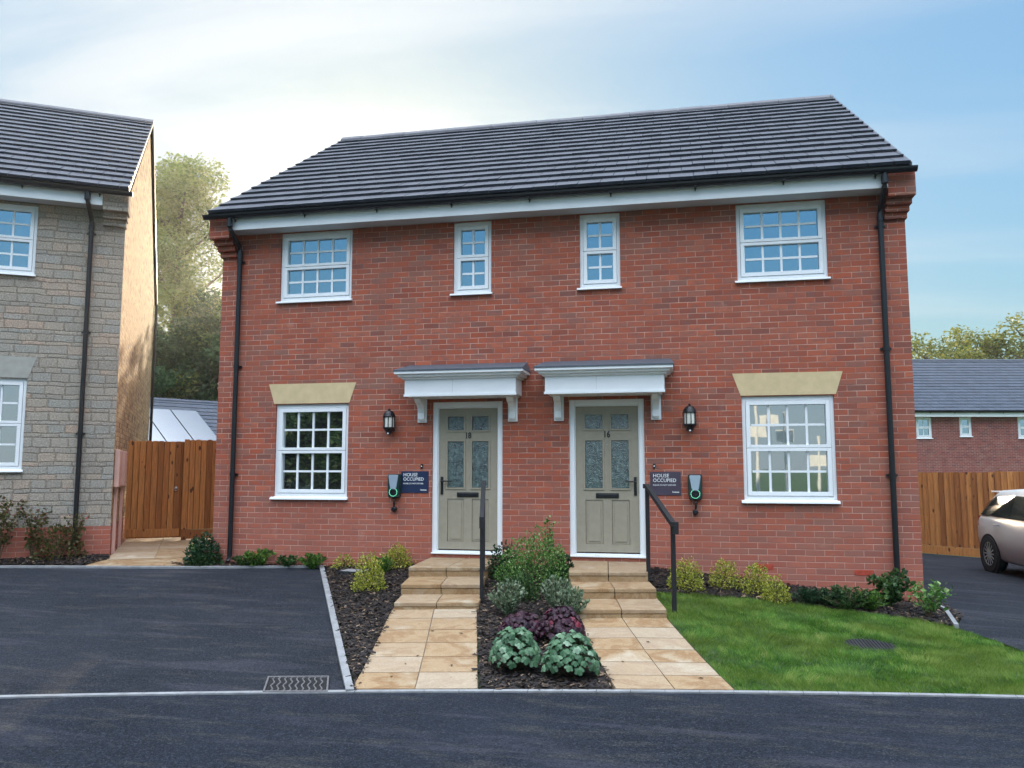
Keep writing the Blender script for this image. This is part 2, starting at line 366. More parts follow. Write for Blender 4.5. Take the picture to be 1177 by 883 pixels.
def leaf_mat(name, stops, trans=.35, rough=.45, big=0.0, bigc=(0, 0, 0), bscale=.5):
    t = NT(name); r = t.attr(); c = t.ramp(r, stops)
    if big: c = t.mix(t.ramp(t.noise(t.obj(), bscale, 3), [(.42, (0, 0, 0)), (.62, (big, big, big))]), c, bigc)
    t.color(c); t.rough(rough); t.b.inputs['Specular IOR Level'].default_value = .35
    tr = t.n.new('ShaderNodeBsdfTranslucent'); t.l.new(c, tr.inputs[0])
    mx = t.n.new('ShaderNodeMixShader'); mx.inputs[0].default_value = trans
    t.l.new(t.b.outputs[0], mx.inputs[1]); t.l.new(tr.outputs[0], mx.inputs[2]); t.l.new(mx.outputs[0], t.out.inputs[0]); return t.mat
GRASSB = leaf_mat('grass_blade', [(0, (.036, .10, .012)), (.45, (.090, .215, .024)), (.8, (.165, .32, .042)), (1, (.36, .38, .12))], .35, .7, .7, (.17, .23, .035), 1.3)
L_GREEN = leaf_mat('green_leaf', [(0, (.02, .05, .015)), (.6, (.05, .11, .03)), (1, (.10, .18, .05))])
L_DARK = leaf_mat('dark_leaf', [(0, (.012, .035, .018)), (.6, (.025, .07, .03)), (1, (.06, .12, .05))])
L_YELL = leaf_mat('golden_variegated_leaf', [(0, (.09, .15, .015)), (.35, (.28, .32, .03)), (.7, (.52, .50, .07)), (1, (.68, .64, .24))])
L_LIME = leaf_mat('bright_green_leaf', [(0, (.04, .10, .02)), (.6, (.09, .20, .03)), (1, (.20, .32, .06))])
L_VAR = leaf_mat('variegated_leaf', [(0, (.035, .11, .02)), (.5, (.09, .22, .04)), (.8, (.24, .40, .11)), (1, (.46, .56, .28))])
L_GREY = leaf_mat('grey_green_leaf', [(0, (.06, .10, .05)), (.5, (.16, .23, .13)), (.85, (.30, .37, .24)), (1, (.44, .48, .34))])
L_PURP = leaf_mat('purple_leaf', [(0, (.020, .008, .016)), (.6, (.045, .014, .028)), (.9, (.09, .022, .04)), (1, (.22, .02, .04))], .25)
L_HEU = leaf_mat('blue_green_leaf', [(0, (.03, .08, .035)), (.5, (.075, .17, .085)), (.8, (.15, .27, .15)), (1, (.26, .38, .26))], .25)
L_BROWN = leaf_mat('bronze_leaf', [(0, (.05, .06, .02)), (.5, (.10, .11, .03)), (.85, (.17, .12, .05)), (1, (.30, .06, .05))])
T_POP = leaf_mat('poplar_leaf', [(0, (.07, .12, .035)), (.6, (.15, .22, .07)), (1, (.30, .33, .12))], .6, .5, .45, (.34, .32, .06), .3)
T_DARK = leaf_mat('dark_tree_leaf', [(0, (.015, .045, .016)), (.6, (.035, .085, .028)), (1, (.08, .14, .045))], .4)
T_YEL = leaf_mat('autumn_leaf', [(0, (.06, .09, .02)), (.5, (.14, .17, .03)), (1, (.30, .28, .05))], .5, .5, .6, (.26, .24, .04), .35)

def wood_mat():
    t = NT('treated_timber'); o = t.obj(); r = t.attr(); x, y, z = t.sep(o)
    v = t.comb(t.math('MULTIPLY', x, 18.0), t.math('MULTIPLY', r, 30.0), t.math('MULTIPLY', z, 1.2)); g = t.noise(v, 2.0, 6, .65, .8)
    c = t.ramp(r, [(0, (.25, .090, .026)), (.5, (.40, .155, .044)), (1, (.54, .235, .07))])
    c = t.mix(.55, c, t.ramp(g, [(.3, (.2, .2, .2)), (.7, (.85, .85, .85))]), 'OVERLAY')
    kn = t.vor(t.comb(t.math('MULTIPLY', x, 7.0), t.math('MULTIPLY', r, 50.0), t.math('MULTIPLY', z, 3.2)), 1.0)
    c = t.mix(t.ramp(kn, [(.11, (.9, .9, .9)), (.17, (0, 0, 0))]), c, (.06, .02, .01))
    t.color(c); t.rough(.8); t.bump(g, .3, .004); return t.mat
WOOD = wood_mat()

# ------------------------------------------------------------------ ground sheets
def surf(name, poly, mat, off, step=.3, smooth=False, kind='structure', label=None):
    bm = bmesh.new(); vs = [bm.verts.new((x, y, 0)) for x, y in poly]; bm.faces.new(vs)
    xs = [p[0] for p in poly]; ys = [p[1] for p in poly]
    for ax, lo, hi in ((0, min(xs), max(xs)), (1, min(ys), max(ys))):
        q = lo+step
        while q < hi:
            co = (q, 0, 0) if ax == 0 else (0, q, 0); no = (1, 0, 0) if ax == 0 else (0, 1, 0)
            bmesh.ops.bisect_plane(bm, geom=bm.verts[:]+bm.edges[:]+bm.faces[:], dist=1e-5, plane_co=co, plane_no=no); q += step
    bmesh.ops.triangulate(bm, faces=bm.faces[:])
    for v in bm.verts: v.co.z = G(v.co.x, v.co.y)+off
    bmesh.ops.recalc_face_normals(bm, faces=bm.faces)
    for f in bm.faces:
        if f.normal.z < 0: f.normal_flip()
        f.smooth = smooth
    me = bpy.data.meshes.new(name); bm.to_mesh(me); bm.free(); me.materials.append(mat)
    o = bpy.data.objects.new(name, me); COL.objects.link(o); o['kind'] = kind; return o

def axis(lo, hi):
    a = [-900, -400, -200, -120, -80, -55, -40, -30, -24, -20]; b = [-x for x in reversed(a)]
    m = []; x = lo
    while x <= hi: m.append(x); x += .5
    return a+m+b
ax_, ay_ = axis(-16, 16), axis(-17, 18)
mb = MB(); mb.open = True
nx, ny = len(ax_), len(ay_)
mb.v = [(x, y, G(x, y)-.03) for y in ay_ for x in ax_]
for j in range(ny-1):
    for i in range(nx-1): mb.f.append((j*nx+i, j*nx+i+1, (j+1)*nx+i+1, (j+1)*nx+i)); mb.r.append(.5); mb.m.append(0)
tag(mb.build('ground', TURF), kind='structure')

roadfront = [(x*.5, road_y(x*.5)) for x in range(-56, 50)]
surf('road', [(x, y) for x, y in roadfront] + [(25, -15.5), (-28, -16.5)], ROADM, .004, .6)
far_mb = MB()
kx = [x*.25 for x in range(-80, 40)]
kb = MB()
for a, b in zip(kx, kx[1:]):
    a2 = a+.004; ya, yb = road_y(a2), road_y(b)
    kb.hexa([(a2, ya, G(a2, ya)-.12), (b, yb, G(b, yb)-.12), (b, yb+.045, G(b, yb)-.12), (a2, ya+.045, G(a2, ya)-.12), (a2, ya, .015), (b, yb, .015), (b, yb+.045, .018), (a2, ya+.045, .018)])
tag(kb.build('kerb', KERB), kind='structure')
def edging(name, pts, w=.05, h=.03):
    m = MB()
    for (x0, y0), (x1, y1) in zip(pts, pts[1:]):
        L = math.hypot(x1-x0, y1-y0); n = max(1, round(L/.9)); dx, dy = (x1-x0)/L, (y1-y0)/L; px, py = -dy*w, dx*w
        for i in range(n):
            a, b = i/n*L, (i+1)/n*L-.004; q = []
            for s, (ox, oy) in ((a, (0, 0)), (b, (0, 0)), (b, (px, py)), (a, (px, py))): q.append((x0+dx*s+ox, y0+dy*s+oy))
            m.hexa([(x, y, G(x, y)-.1) for x, y in q]+[(x, y, G(x, y)+h) for x, y in q])
    return tag(m.build(name, KERB), kind='structure')
# parking bay
pk_bl = gp(-330, 652.5); pk_br = gp(367, 653); pk_fr = gp(395, 799)
bay = [(x, road_y(x)+.055) for x in [-7.5+.5*i for i in range(14)]] + [(pk_fr[0], road_y(pk_fr[0])+.055), pk_br, pk_bl]
bay = [(-11, road_y(-11)+.055), (-9, road_y(-9)+.055)] + bay[0:] + [(-14, pk_bl[1]-1.5)]
surf('parking_bay', bay, PARKM, .004, .3)
edging('parking_kerb', [(pk_bl[0], pk_bl[1]), (pk_br[0]+.05, pk_br[1])], .06)
e2 = edging('parking_kerb', [(pk_fr[0]+.0, pk_fr[1]+.04), (pk_br[0], pk_br[1])], -.06)

# paths: left and right edges in the picture, rows of 600 mm slabs
C_STONE = Vector((-6.63, .33, 0)); TH = R(32.7)
EX = Vector((math.cos(TH), math.sin(TH), 0)); EY = Vector((-math.sin(TH), math.cos(TH), 0))
def slab_path(name, L0, R0, L1, R1, rows):
    m = MB()
    def P(s, t):
        a = (L0[0]+(L1[0]-L0[0])*t, L0[1]+(L1[1]-L0[1])*t); b = (R0[0]+(R1[0]-R0[0])*t, R0[1]+(R1[1]-R0[1])*t)
        return (a[0]+(b[0]-a[0])*s, a[1]+(b[1]-a[1])*s)
    g = .004
    for i in range(rows):
        for j in range(2):
            q = [P(j*.5+g, i/rows+.002*6/rows*2), P(j*.5+.5-g, i/rows+.002*6/rows*2), P(j*.5+.5-g, (i+1)/rows-.002), P(j*.5+g, (i+1)/rows-.002)]
            q = [(x+random.uniform(-.002, .002), y+random.uniform(-.002, .002)) for x, y in q]
            m.hexa([(x, y, G(x, y)-.05) for x, y in q]+[(x, y, G(x, y)+.016+random.uniform(0, .002)) for x, y in q])
    o = m.build(name, SAND); tag(o, kind='structure')
    surf('path_bed', [P(0, 0), P(1, 0), P(1, 1), P(0, 1)], JOINT, .008, .3)
Y0 = lambda x: road_y(x)+.058
A18 = ((-.54, Y0(-.54)), (.38, Y0(.38)), (-1.14, -2.30), (-.26, -2.12)); A16 = ((1.39, Y0(1.39)), (2.26, Y0(2.26)), (.84, -2.38), (1.72, -2.18))
slab_path('path', *A18, 6); slab_path('path', *A16, 6)
def steps(label, polys, where):
    t = empty('entrance_steps', (polys[0][0][0], 0, G(polys[0][0][0], 0)), 0, label, 'steps', 'sandstone entrance steps'); ox, oy, oz = t.location
    for bl, br, fl, fr, z, zb in polys:
        m = MB(); mid = lambda a, b: ((a[0]+b[0])/2, (a[1]+b[1])/2)
        for a, b, c, d in ((bl, mid(bl, br), mid(fl, fr), fl), (mid(bl, br), br, fr, mid(fl, fr))):
            g = .003; dx = g
            q = [(d[0]+dx-ox, d[1]-oy), (c[0]-dx-ox, c[1]-oy), (b[0]-dx-ox, b[1]-oy), (a[0]+dx-ox, a[1]-oy)]
            r = random.random()*.8
            m.prism(q, z-.045-oz, z-oz, r)
            q2 = [(x, y+(.006 if i < 2 else 0)) for i, (x, y) in enumerate(q)]
            m.prism([(x, y) for x, y in q2], zb-oz-.03, z-.047-oz, 0)
        m.build('step', SAND, t, bevel=.008)
    return t
def mk_steps(label, bl, br, l1, r1, l2, r2, l3, r3):
    e = .02
    steps(label, [(bl, br, l1, r1, .475, .15), ((l1[0], l1[1]+.1), (r1[0], r1[1]+.1), l2, r2, .365, .10), ((l2[0], l2[1]+.1), (r2[0], r2[1]+.1), l3, r3, .255, .0)], '')
mk_steps('three broad sandstone steps leading up to door 18, left of the planted middle bed', (-1.44, -.002), (-.445, -.002), (-1.36, -1.16), (-.46, -.98), (-1.22, -1.82), (-.33, -1.64), (-1.10, -2.37), (-.22, -2.19))
mk_steps('three broad sandstone steps leading up to door 16, beside the lawn', (.44, -.002), (1.45, -.002), (.60, -1.22), (1.50, -1.04), (.72, -1.75), (1.61, -1.57), (.84, -2.41), (1.73, -2.21))

# gap path to the gate
gpth = [gp(98, 652), gp(212, 652), gp(243, 621), gp(135, 622)]
surf('path_bed', [gp(98, 651), gp(214, 651), tuple((C_STONE+EX*1.75+EY*.9)[:2]), tuple((C_STONE+EX*1.6+EY*2.3)[:2]), tuple((C_STONE+EX*.03+EY*2.3)[:2]), tuple((C_STONE+EX*.03+EY*.0)[:2])], SAND, .009, .3)
m = MB()
cs = [(C_STONE + EX*x + EY*y) for x, y in ((0.03, -.75), (2.0, -.95), (2.0, 6), (0.03, 6))]
for i in range(3):
    for j in range(8):
        a = .05+i*.62; b = a+.61; c = -.62+j*.46; d = c+.45
        if i == 2 and j < 1: continue
        q = [C_STONE+EX*u+EY*v for u, v in ((a, c), (b, c), (b, d), (a, d))]
        if max(p.x for p in q) > -4.72 and q[0].y > -.3: q = [Vector((min(p.x, -4.72), p.y, 0)) for p in q]
        m.hexa([(p.x, p.y, G(p.x, p.y)-.04) for p in q]+[(p.x, p.y, G(p.x, p.y)+.018) for p in q])
tag(m.build('path', SAND), kind='structure')

# planting beds
mid_l = [(A18[1][0]+.01, A18[1][1]), (A18[3][0]+.01, A18[3][1]), (-.33, -1.6), (-.46, -.98), (-.44, -.003)]
mid_r = [(.44, -.003), (.60, -1.22), (.72, -1.75), (.83, -2.4), (A16[0][0]-.01, A16[0][1])]
bed_mid = [(x, road_y(x)+.058) for x in (.40, .7, 1.0, 1.37)]
bed_mid = bed_mid + [mid_r[3], mid_r[2], mid_r[1], mid_r[0], mid_l[4], mid_l[3], mid_l[2], mid_l[1]]
bed_left = [(pk_fr[0]+.065, Y0(pk_fr[0])), (A18[0][0]-.01, Y0(-.55)), (A18[2][0], A18[2][1]), (-1.22, -1.82), (-1.36, -1.16), (-1.44, -.003), (-4.9, -.003), gp(196, 648), gp(212, 652), (pk_br[0]+.06, pk_br[1]+.01)]
lawn_top = [gp(u, v) for u, v in ((756, 670), (800, 684), (880, 692), (940, 699), (1000, 707), (1060, 715), (1093, 722))]
bed_right = [(1.46, -.003), (1.50, -1.02), (1.56, -1.2)] + lawn_top[1:] + [(4.95, -.55), (4.95, .2), (4.76, .2), (4.76, -.003)]
bed_stone = [gp(-330, 651), gp(96, 651), gp(126, 643)] + [tuple((C_STONE+EX*x+EY*-.005)[:2]) for x in (-.02, -7)]
BEDS = [('left', bed_left), ('mid', bed_mid), ('right', bed_right), ('stone', bed_stone)]
def inpoly(x, y, P):
    c = False; n = len(P)
    for i in range(n):
        x1, y1 = P[i][:2]; x2, y2 = P[i-1][:2]
        if (y1 > y) != (y2 > y) and x < (x2-x1)*(y-y1)/(y2-y1)+x1: c = not c
    return c
for nm, P in BEDS: surf('planting_bed', P, SOIL, .008, .3)
cm = MB(); cm.open = True
for nm, P in BEDS:
    xs = [p[0] for p in P]; ys = [p[1] for p in P]; A = (max(xs)-min(xs))*(max(ys)-min(ys)); n = int(A*3000)
    for _ in range(n):
        x, y = random.uniform(max(-9.5, min(xs)), max(xs)), random.uniform(min(ys), max(ys))
        e = .035; 
        if not inpoly(x, y, P) and not (nm != 'stone' and inpoly(x+random.uniform(-.05, .05), y+random.uniform(-.03, .03), P)): continue
        z = G(x, y)+random.uniform(.012, .035); a = random.uniform(0, math.pi); L = random.uniform(.008, .028)*(1.4 if random.random() < .05 else 1); w = L*random.uniform(.18, .5)
        d = Vector((math.cos(a), math.sin(a), random.uniform(-.35, .35))); s = Vector((-math.sin(a), math.cos(a), random.uniform(-.5, .5))); c = Vector((x, y, z)); r = random.random()**1.3
        cm.face([c-d*L-s*w, c+d*L-s*w*.6, c+d*L*.8+s*w, c-d*L*.9+s*w*.7], r)
tag(cm.build('bark_mulch', CHIP), 'dark bark chips covering the planting beds', 'mulch', kind='stuff')

for k, (u_, v_) in enumerate(((466, 766), (480, 757), (530, 731), (433, 742), (497, 728), (519, 768), (716, 764), (745, 741), (806, 783), (450, 781))):
    x, y = gp(u_, v_); a = random.uniform(0, 6); m = MB(); m.open = True; L = random.uniform(.016, .028)
    d = Vector((math.cos(a), math.sin(a), 0)); q = Vector((-math.sin(a), math.cos(a), 0))
    for sgn in (1, -1): m.face([-d*L, q*L*.4*sgn+Vector((0, 0, .008)), d*L+Vector((0, 0, .004)), Vector((0, 0, .001))] if sgn > 0 else [Vector((0, 0, .001)), d*L+Vector((0, 0, .004)), -q*L*.4+Vector((0, 0, .008)), -d*L], .3)
    tag(m.build('fallen_leaf', TWIG, loc=(x, y, G(x, y)+.021)), 'small dead brown leaf lying on the sandstone path slabs', 'leaf', 'dead leaves fallen on the paths')
# lawn
lawn = [(A16[1][0]+.012, Y0(2.27)), ] + [(x, Y0(x)) for x in (2.8, 3.4, 4.0, 4.6, 5.2, 5.6)] + [(5.45, -3.2), gp(1177, 752), gp(1140, 737), (lawn_top[6][0], lawn_top[6][1])] + list(reversed(lawn_top[1:6])) + [(1.56, -1.2), (1.50, -1.04), (1.62, -1.6), (1.74, -2.2)]
lawn_o = surf('lawn', lawn, TURF, .006, .25)
MHC = (3.56, -2.60)
gm = MB(); gm.open = True
xs = [p[0] for p in lawn]; ys = [p[1] for p in lawn]
for _ in range(170000):
    x, y = random.uniform(min(xs), max(xs)), random.uniform(min(ys), max(ys))
    if not inpoly(x, y, lawn): continue
    if ((x-MHC[0])/.22)**2+((y-MHC[1])/.19)**2 < 1: continue
    cl = noise.noise(Vector((x*2.2, y*2.2, 0))); cl2 = noise.noise(Vector((x*11, y*11, 3)))
    h = random.uniform(.022, .045)*(1+.55*cl+.5*cl2); a = random.uniform(0, 2*math.pi); w = random.uniform(.0016, .003)
    ln = Vector((random.gauss(0, .4)+1.3*noise.noise(Vector((x*3.1, y*4.3, 7))), random.gauss(0, .4)+1.5*noise.noise(Vector((x*2.7, y*4.9, 11))), 0))*h; b = Vector((x, y, G(x, y)+.004)); s = Vector((math.cos(a)*w, math.sin(a)*w, 0))
    gm.face([b-s, b+s, b+ln+Vector((0, 0, h))], min(1, max(0, random.gauss(.42+.6*cl2+.4*cl, .22))))
tag(gm.build('grass_blades', GRASSB), 'short green mown grass covering the front lawn', 'grass', kind='stuff')
# drive on the right of the house
drive = [(4.772, .0), (4.96, .0), (4.96, -.5), (lawn_top[6][0]+.055, lawn_top[6][1]-.01), (gp(1140, 737)[0]+.05, gp(1140, 737)[1]), (gp(1177, 752)[0]+.05, gp(1177, 752)[1]), (5.5, -3.2), (5.65, Y0(5.65)), (9, Y0(9)), (20, Y0(9)), (20, 3), (9.4, 7.2), (6.8, 9.35), (4.772, 11)]
surf('driveway', drive, DRIVEM, .004, .4)
edging('driveway_kerb', [(4.775, .35), (4.80, -.35), (lawn_top[6][0]+.03, lawn_top[6][1])], .045, .045)

# ------------------------------------------------------------------ windows, doors, walls
def wall_panel(mb, x0, x1, z0, z1, holes, y=0, depth=.10, thick=.30):
    X = sorted({x0, x1, *[h[0] for h in holes], *[h[1] for h in holes]}); Z = sorted({z0, z1, *[h[2] for h in holes], *[h[3] for h in holes]})
    inh = lambda a, c: any(h[0]-1e-6 <= a <= h[1]+1e-6 and h[2]-1e-6 <= c <= h[3]+1e-6 for h in holes)
    for a, b in zip(X, X[1:]):
        for c, d in zip(Z, Z[1:]):
            if inh((a+b)/2, (c+d)/2): continue
            mb.face([(a, y, c), (b, y, c), (b, y, d), (a, y, d)])
    for a, b, c, d in holes:
        q = y+depth
        mb.face([(a, y, c), (a, y, d), (a, q, d), (a, q, c)]); mb.face([(b, y, c), (b, q, c), (b, q, d), (b, y, d)])
        mb.face([(a, y, d), (b, y, d), (b, q, d), (a, q, d)]); mb.face([(a, y, c), (a, q, c), (b, q, c), (b, y, c)])
        mb.face([(a, q+.06, c), (b, q+.06, c), (b, q+.06, d), (a, q+.06, d)])
def window(par, x0, x1, z0, z1, cols, y0=.035, sill=True, label=None, head=0, gmat=None, rows=2, of=.045, sf=.05):
    """white frame in the opening; two stacked sashes, glazing bars, a pane and a sill"""
    m = MB(); yf, yb = y0, y0+.06; zb = z0+(.045 if sill else 0)
    for a, b, c, d in ((x0, x0+of, zb, z1), (x1-of, x1, zb, z1), (x0+of, x1-of, z1-of-head, z1), (x0+of, x1-of, zb, zb+of)): m.box(a, b, yf, yb, c, d, .5)
    ix0, ix1, iz0, iz1 = x0+of, x1-of, zb+of, z1-of-head; zm = (iz0+iz1)/2; g = .003
    bars = MB()
    for c, d in ((iz0, zm), (zm, iz1)):
        c += g; d -= g; a, b = ix0+g, ix1-g; ys, ye = yf-.012, yb-.002
        sfm = sf*.75
        lo = sf if c < zm-.05 and c < iz0+.01 else sfm; hi = sfm if d < iz1-.01 else sf
        m.box(a, a+sf, ys, ye, c, d, .5); m.box(b-sf, b, ys, ye, c, d, .5); m.box(a+sf, b-sf, ys, ye, c, c+lo, .5); m.box(a+sf, b-sf, ys, ye, d-hi, d, .5)
        ga, gb, gc, gd = a+sf, b-sf, c+lo, d-hi
        for k in range(1, cols): q = ga+(gb-ga)*k/cols; bars.box(q-.014, q+.014, y0+.024, y0+.036, gc, gd, .5)
        for k in range(1, rows):
            q = gc+(gd-gc)*k/rows
            for j in range(cols): bars.box(ga+(gb-ga)*j/cols+.0145, ga+(gb-ga)*(j+1)/cols-.0145, y0+.025, y0+.036, q-.014, q+.014, .5)
    f = m.build('window', UPVC, par, bevel=.003)
    if label: f['label'] = label
    bars.build('glazing_bar', UPVC, f)
    p = MB(); p.box(ix0+.01, ix1-.01, y0+.038, y0+.05, iz0+.01, iz1-.01, .5); p.build('pane', gmat or GLASS, f)
    if sill:
        s = MB(); s.extr_x([(y0+.06, z0+.003), (y0+.06, z0+.045), (y0-.01, z0+.045), (-.045, z0+.025), (-.05, z0+.003)], x0-.035, x1+.02, .5); s.build('sill', UPVC, f)
    return f
def text(par, s, x, y, z, size, mat, name='lettering', align='CENTER', bold=.0, sx=1.0, depth=.002):
    cu = bpy.data.curves.new('t', 'FONT'); cu.body = s; cu.size = size; cu.align_x = align; cu.align_y = 'CENTER'; cu.extrude = depth; cu.offset = bold; cu.resolution_u = 3
    tmp = bpy.data.objects.new('t', cu); COL.objects.link(tmp); bpy.context.view_layer.update()
    me = bpy.data.meshes.new_from_object(tmp.evaluated_get(bpy.context.evaluated_depsgraph_get())); bpy.data.objects.remove(tmp)
    for v in me.vertices: v.co = Vector((v.co.x*sx, -v.co.z, v.co.y))
    me.materials.clear(); me.materials.append(mat)
    o = bpy.data.objects.new(name, me); COL.objects.link(o); o.parent = par; o.location = (x, y, z); return o
def tiles(mb, x0, x1, ye, ze, yr, zr, n, tw=.30, th=.042, stag=True):
    dy, dz = (yr-ye)/n, (zr-ze)/n; L = math.hypot(dy, dz); ny_, nz_ = -dz/L, dy/L
    if dy < 0: ny_, nz_ = dz/L*-1, dy/L*-1
    if nz_ < 0: ny_, nz_ = -ny_, -nz_
    for j in range(n):
        yb, zb = ye+dy*j, ze+dz*j; yt, zt = ye+dy*(j+1.12), ze+dz*(j+1.12)
        if j == n-1: yt, zt = yr, zr
        x = x0 - (tw/2 if (stag and j % 2) else 0)
        while x < x1:
            a, b = max(x, x0), min(x+tw, x1); x += tw
            if b-a < .02: continue
            lift = th+random.uniform(-.003, .003); lt = random.uniform(-.0025, .0025); l2 = .004; jt = random.uniform(-.006, .006); w = .0035
            def P(xx, y, z, h): return (xx, y+ny_*h, z+nz_*h)
            yb2, zb2 = yb+dy*jt, zb+dz*jt
            mb.hexa([P(a+w, yb2, zb2, 0.0), P(b-w, yb2, zb2, 0.0), P(b-w, yt, zt, -.012), P(a+w, yt, zt, -.012), P(a+w, yb2, zb2, lift+lt), P(b-w, yb2, zb2, lift-lt), P(b-w, yt, zt, l2), P(a+w, yt, zt, l2)])
def ridge_tiles(mb, x0, x1, y, z, L=.45):
    x = x0
    while x < x1-.01:
        b = min(x+L, x1); dz = random.uniform(-.004, .004)
        mb.extr_x([(y-.15, z-.075+dz), (y+.15, z-.075+dz), (y+.14, z-.04+dz), (y+.05, z+.035+dz), (y-.05, z+.035+dz), (y-.14, z-.04+dz)], x+.003, b-.003); x = b

# ================================================================== red brick pair
house = empty('brick_house', (0, 0, 0), 0, 'red brick semi-detached pair with grey tiled roof and two olive doors numbered 18 and 16', 'house')
HW = 4.70; HD = 8.8; ZS = 5.12
WU, WB = (4.04, 5.09), (1.23, 2.575)
holes = []
for s in (-1, 1):
    for a, b, (c, d) in ((2.66, 3.77, WU), (.612, 1.154, WU), (2.665, 3.775, WB), (.451, 1.434, (.52, 2.572))):
        holes.append((a, b, c, d) if s > 0 else (-b, -a, c, d))
mb = MB(); mb.open = True
wall_panel(mb, -HW, HW, -.4, ZS+.12, holes, 0)
for x, s in ((-HW, 1), (HW, -1)):
    pts = [(x, HD, -1.5), (x, 0, -1.5), (x, 0, ZS+.12), (x, HD/2, 8.22), (x, HD, ZS+.12)]
    mb.face(pts if s > 0 else list(reversed(pts)))
mb.face([(HW, HD, -1.5), (-HW, HD, -1.5), (-HW, HD, ZS+.12), (HW, HD, ZS+.12)])
mb.build('wall', RED, house)
# corbels
for s in (-1, 1):
    m = MB()
    for z0, z1, pr, ot in ((4.765, 4.838, .05, .018), (4.842, 4.913, .10, .036), (4.917, 4.988, .16, .054), (4.992, 5.36, .27, .075)):
        a, b = 4.455, HW+ot
        m.box(a if s > 0 else -b, b if s > 0 else -a, -pr, .10, z0, z1)
        # side return up the verge
    for i in range(0):
        pass
    m.build('corbel', RED, house, bevel=.004)
# roof
YE, ZE = -.33, 5.36; YR, ZR = HD/2, 8.38
m = MB(); tiles(m, -HW-.07, HW+.015, YE, ZE, YR, ZR, 16); tiles(m, -HW-.07, HW+.015, HD-YE, ZE, YR, ZR, 16)
roof = m.build('roof', TILE, house)
u = MB(); u.extr_x([(YE+.03, ZE-.03), (HD-YE-.03, ZE-.03), (YR, ZR-.03)], -HW+.002, HW-.002, .5); 
u = MB()
for yy, s in ((YE, 1), (HD-YE, -1)):
    L = math.hypot(YR-yy, ZR-ZE); ex, ez = (YR-yy)/L, (ZR-ZE)/L
    u.extr_x([(yy+.0, ZE-.012), (YR, ZR-.012), (YR, ZR-.075), (yy+.07*s, ZE-.04)], -HW-.065, HW+.012, .5)
u.build('roof_underlay', VOID, roof)
m = MB(); ridge_tiles(m, -HW-.08, HW+.02, YR, ZR+.01); m.build('ridge_tile', TILE, roof)
for x in (-HW-.075, HW+.005):
    m = MB(); m.extr_x([(YE+.02, ZE-.055), (YR, ZR-.055), (HD-YE-.02, ZE-.055), (HD-YE-.02, ZE+.03), (YR, ZR+.03), (YE+.02, ZE+.03)], x, x+.03, .5); m.build('verge_trim', TILE, roof)
m = MB(); m.box(-4.452, 4.452, -.30, -.28, 5.09, 5.30); m.build('fascia', UPVC, house)
m = MB(); m.box(-4.452, 4.452, -.279, -.002, 5.10, 5.112); m.build('soffit', UPVC2, house)
def gutter(par, x0, x1, y, z, rad=.06):
    m = MB(); prof = [(y+rad*math.cos(a), z+rad*math.sin(a)) for a in [math.pi+i*math.pi/8 for i in range(9)]]
    inn = [(y+(rad-.006)*math.cos(a), z+(rad-.006)*math.sin(a)) for a in [2*math.pi-i*math.pi/8 for i in range(9)]]
    for i in range(8):
        m.extr_x([prof[i], prof[i+1], inn[7-i], inn[8-i]], x0, x1, .5)
    for x in (x0-.012, x1): m.extr_x(prof, x, x+.012, .5)
    g = m.build('gutter', BLACKP, par)
    n = int((x1-x0)/1.02)
    for i in range(n):
        b = MB(); x = x0+.45+i*(x1-x0-.9)/(n-1); b.box(x-.014, x+.014, y-.066, y+.07, z-.066, z-.0605); b.box(x-.008, x+.008, y+.045, y+.055, z-.10, z-.0665)
        b.build('gutter_bracket', BLACKP, g)
gutter(house, -HW-.08, HW+.055, -.375, 5.30)
def downpipe(par, x, y0, ztop, zbot, shift=0, xo=0):
    m = MB(); m.tube([(x+xo, y0, ztop), (x+xo, y0, ztop-.14), (x+xo*.8, y0+.02, ztop-.17), (x+xo*.1, -.08, ztop-.36), (x, -.058, ztop-.42), (x, -.058, zbot+.07), (x, -.10, zbot+.0)], .034, 12, .5)
    m.lathe([(.043, 0), (.043, .10)], (x+xo, y0, ztop-.14), 12); m.lathe([(.041, 0), (.041, .07)], (x, -.058, ztop-.52), 12)
    z = ztop-.6; k = 0
    while z > zbot+.3:
        m.lathe([(.041, 0), (.041, .045)], (x, -.058, z), 12); m.box(x-.065, x+.065, -.03, -.004, z+.01, z+.035); z -= 1.55
    return m.build('downpipe', BLACKP, par, smooth=False)
downpipe(house, -4.39, -.37, 5.26, .36); downpipe(house, 4.40, -.37, 5.26, .12)
# windows
for s in (-1, 1):
    X = lambda a, b: (a, b) if s > 0 else (-b, -a)
    window(house, *X(2.66, 3.77), *WU, 4, head=.012); window(house, *X(.612, 1.154), *WU, 2, head=.012); window(house, *X(2.665, 3.775), *WB, 4, head=.012, gmat=GLASS2)
    a, b = X(2.72, 3.74); a2, b2 = X(2.557, 3.891); a, b = X(2.655, 3.80)
    m = MB(); m.prism([(0, 0)]*3, 0, 0) if False else None
    pf = [(a, 2.585), (b, 2.585), (b2, 2.87), (a2, 2.87)]
    m = MB(); n = len(pf); m.v = [(x, -.006, z) for x, z in pf]+[(x, .09, z) for x, z in pf]
    for f in ((0, 1, 2, 3), (7, 6, 5, 4), (0, 4, 5, 1), (1, 5, 6, 2), (2, 6, 7, 3), (3, 7, 4, 0)): m.f.append(f); m.r.append(.5); m.m.append(0)
    m.build('lintel', LINT, house)
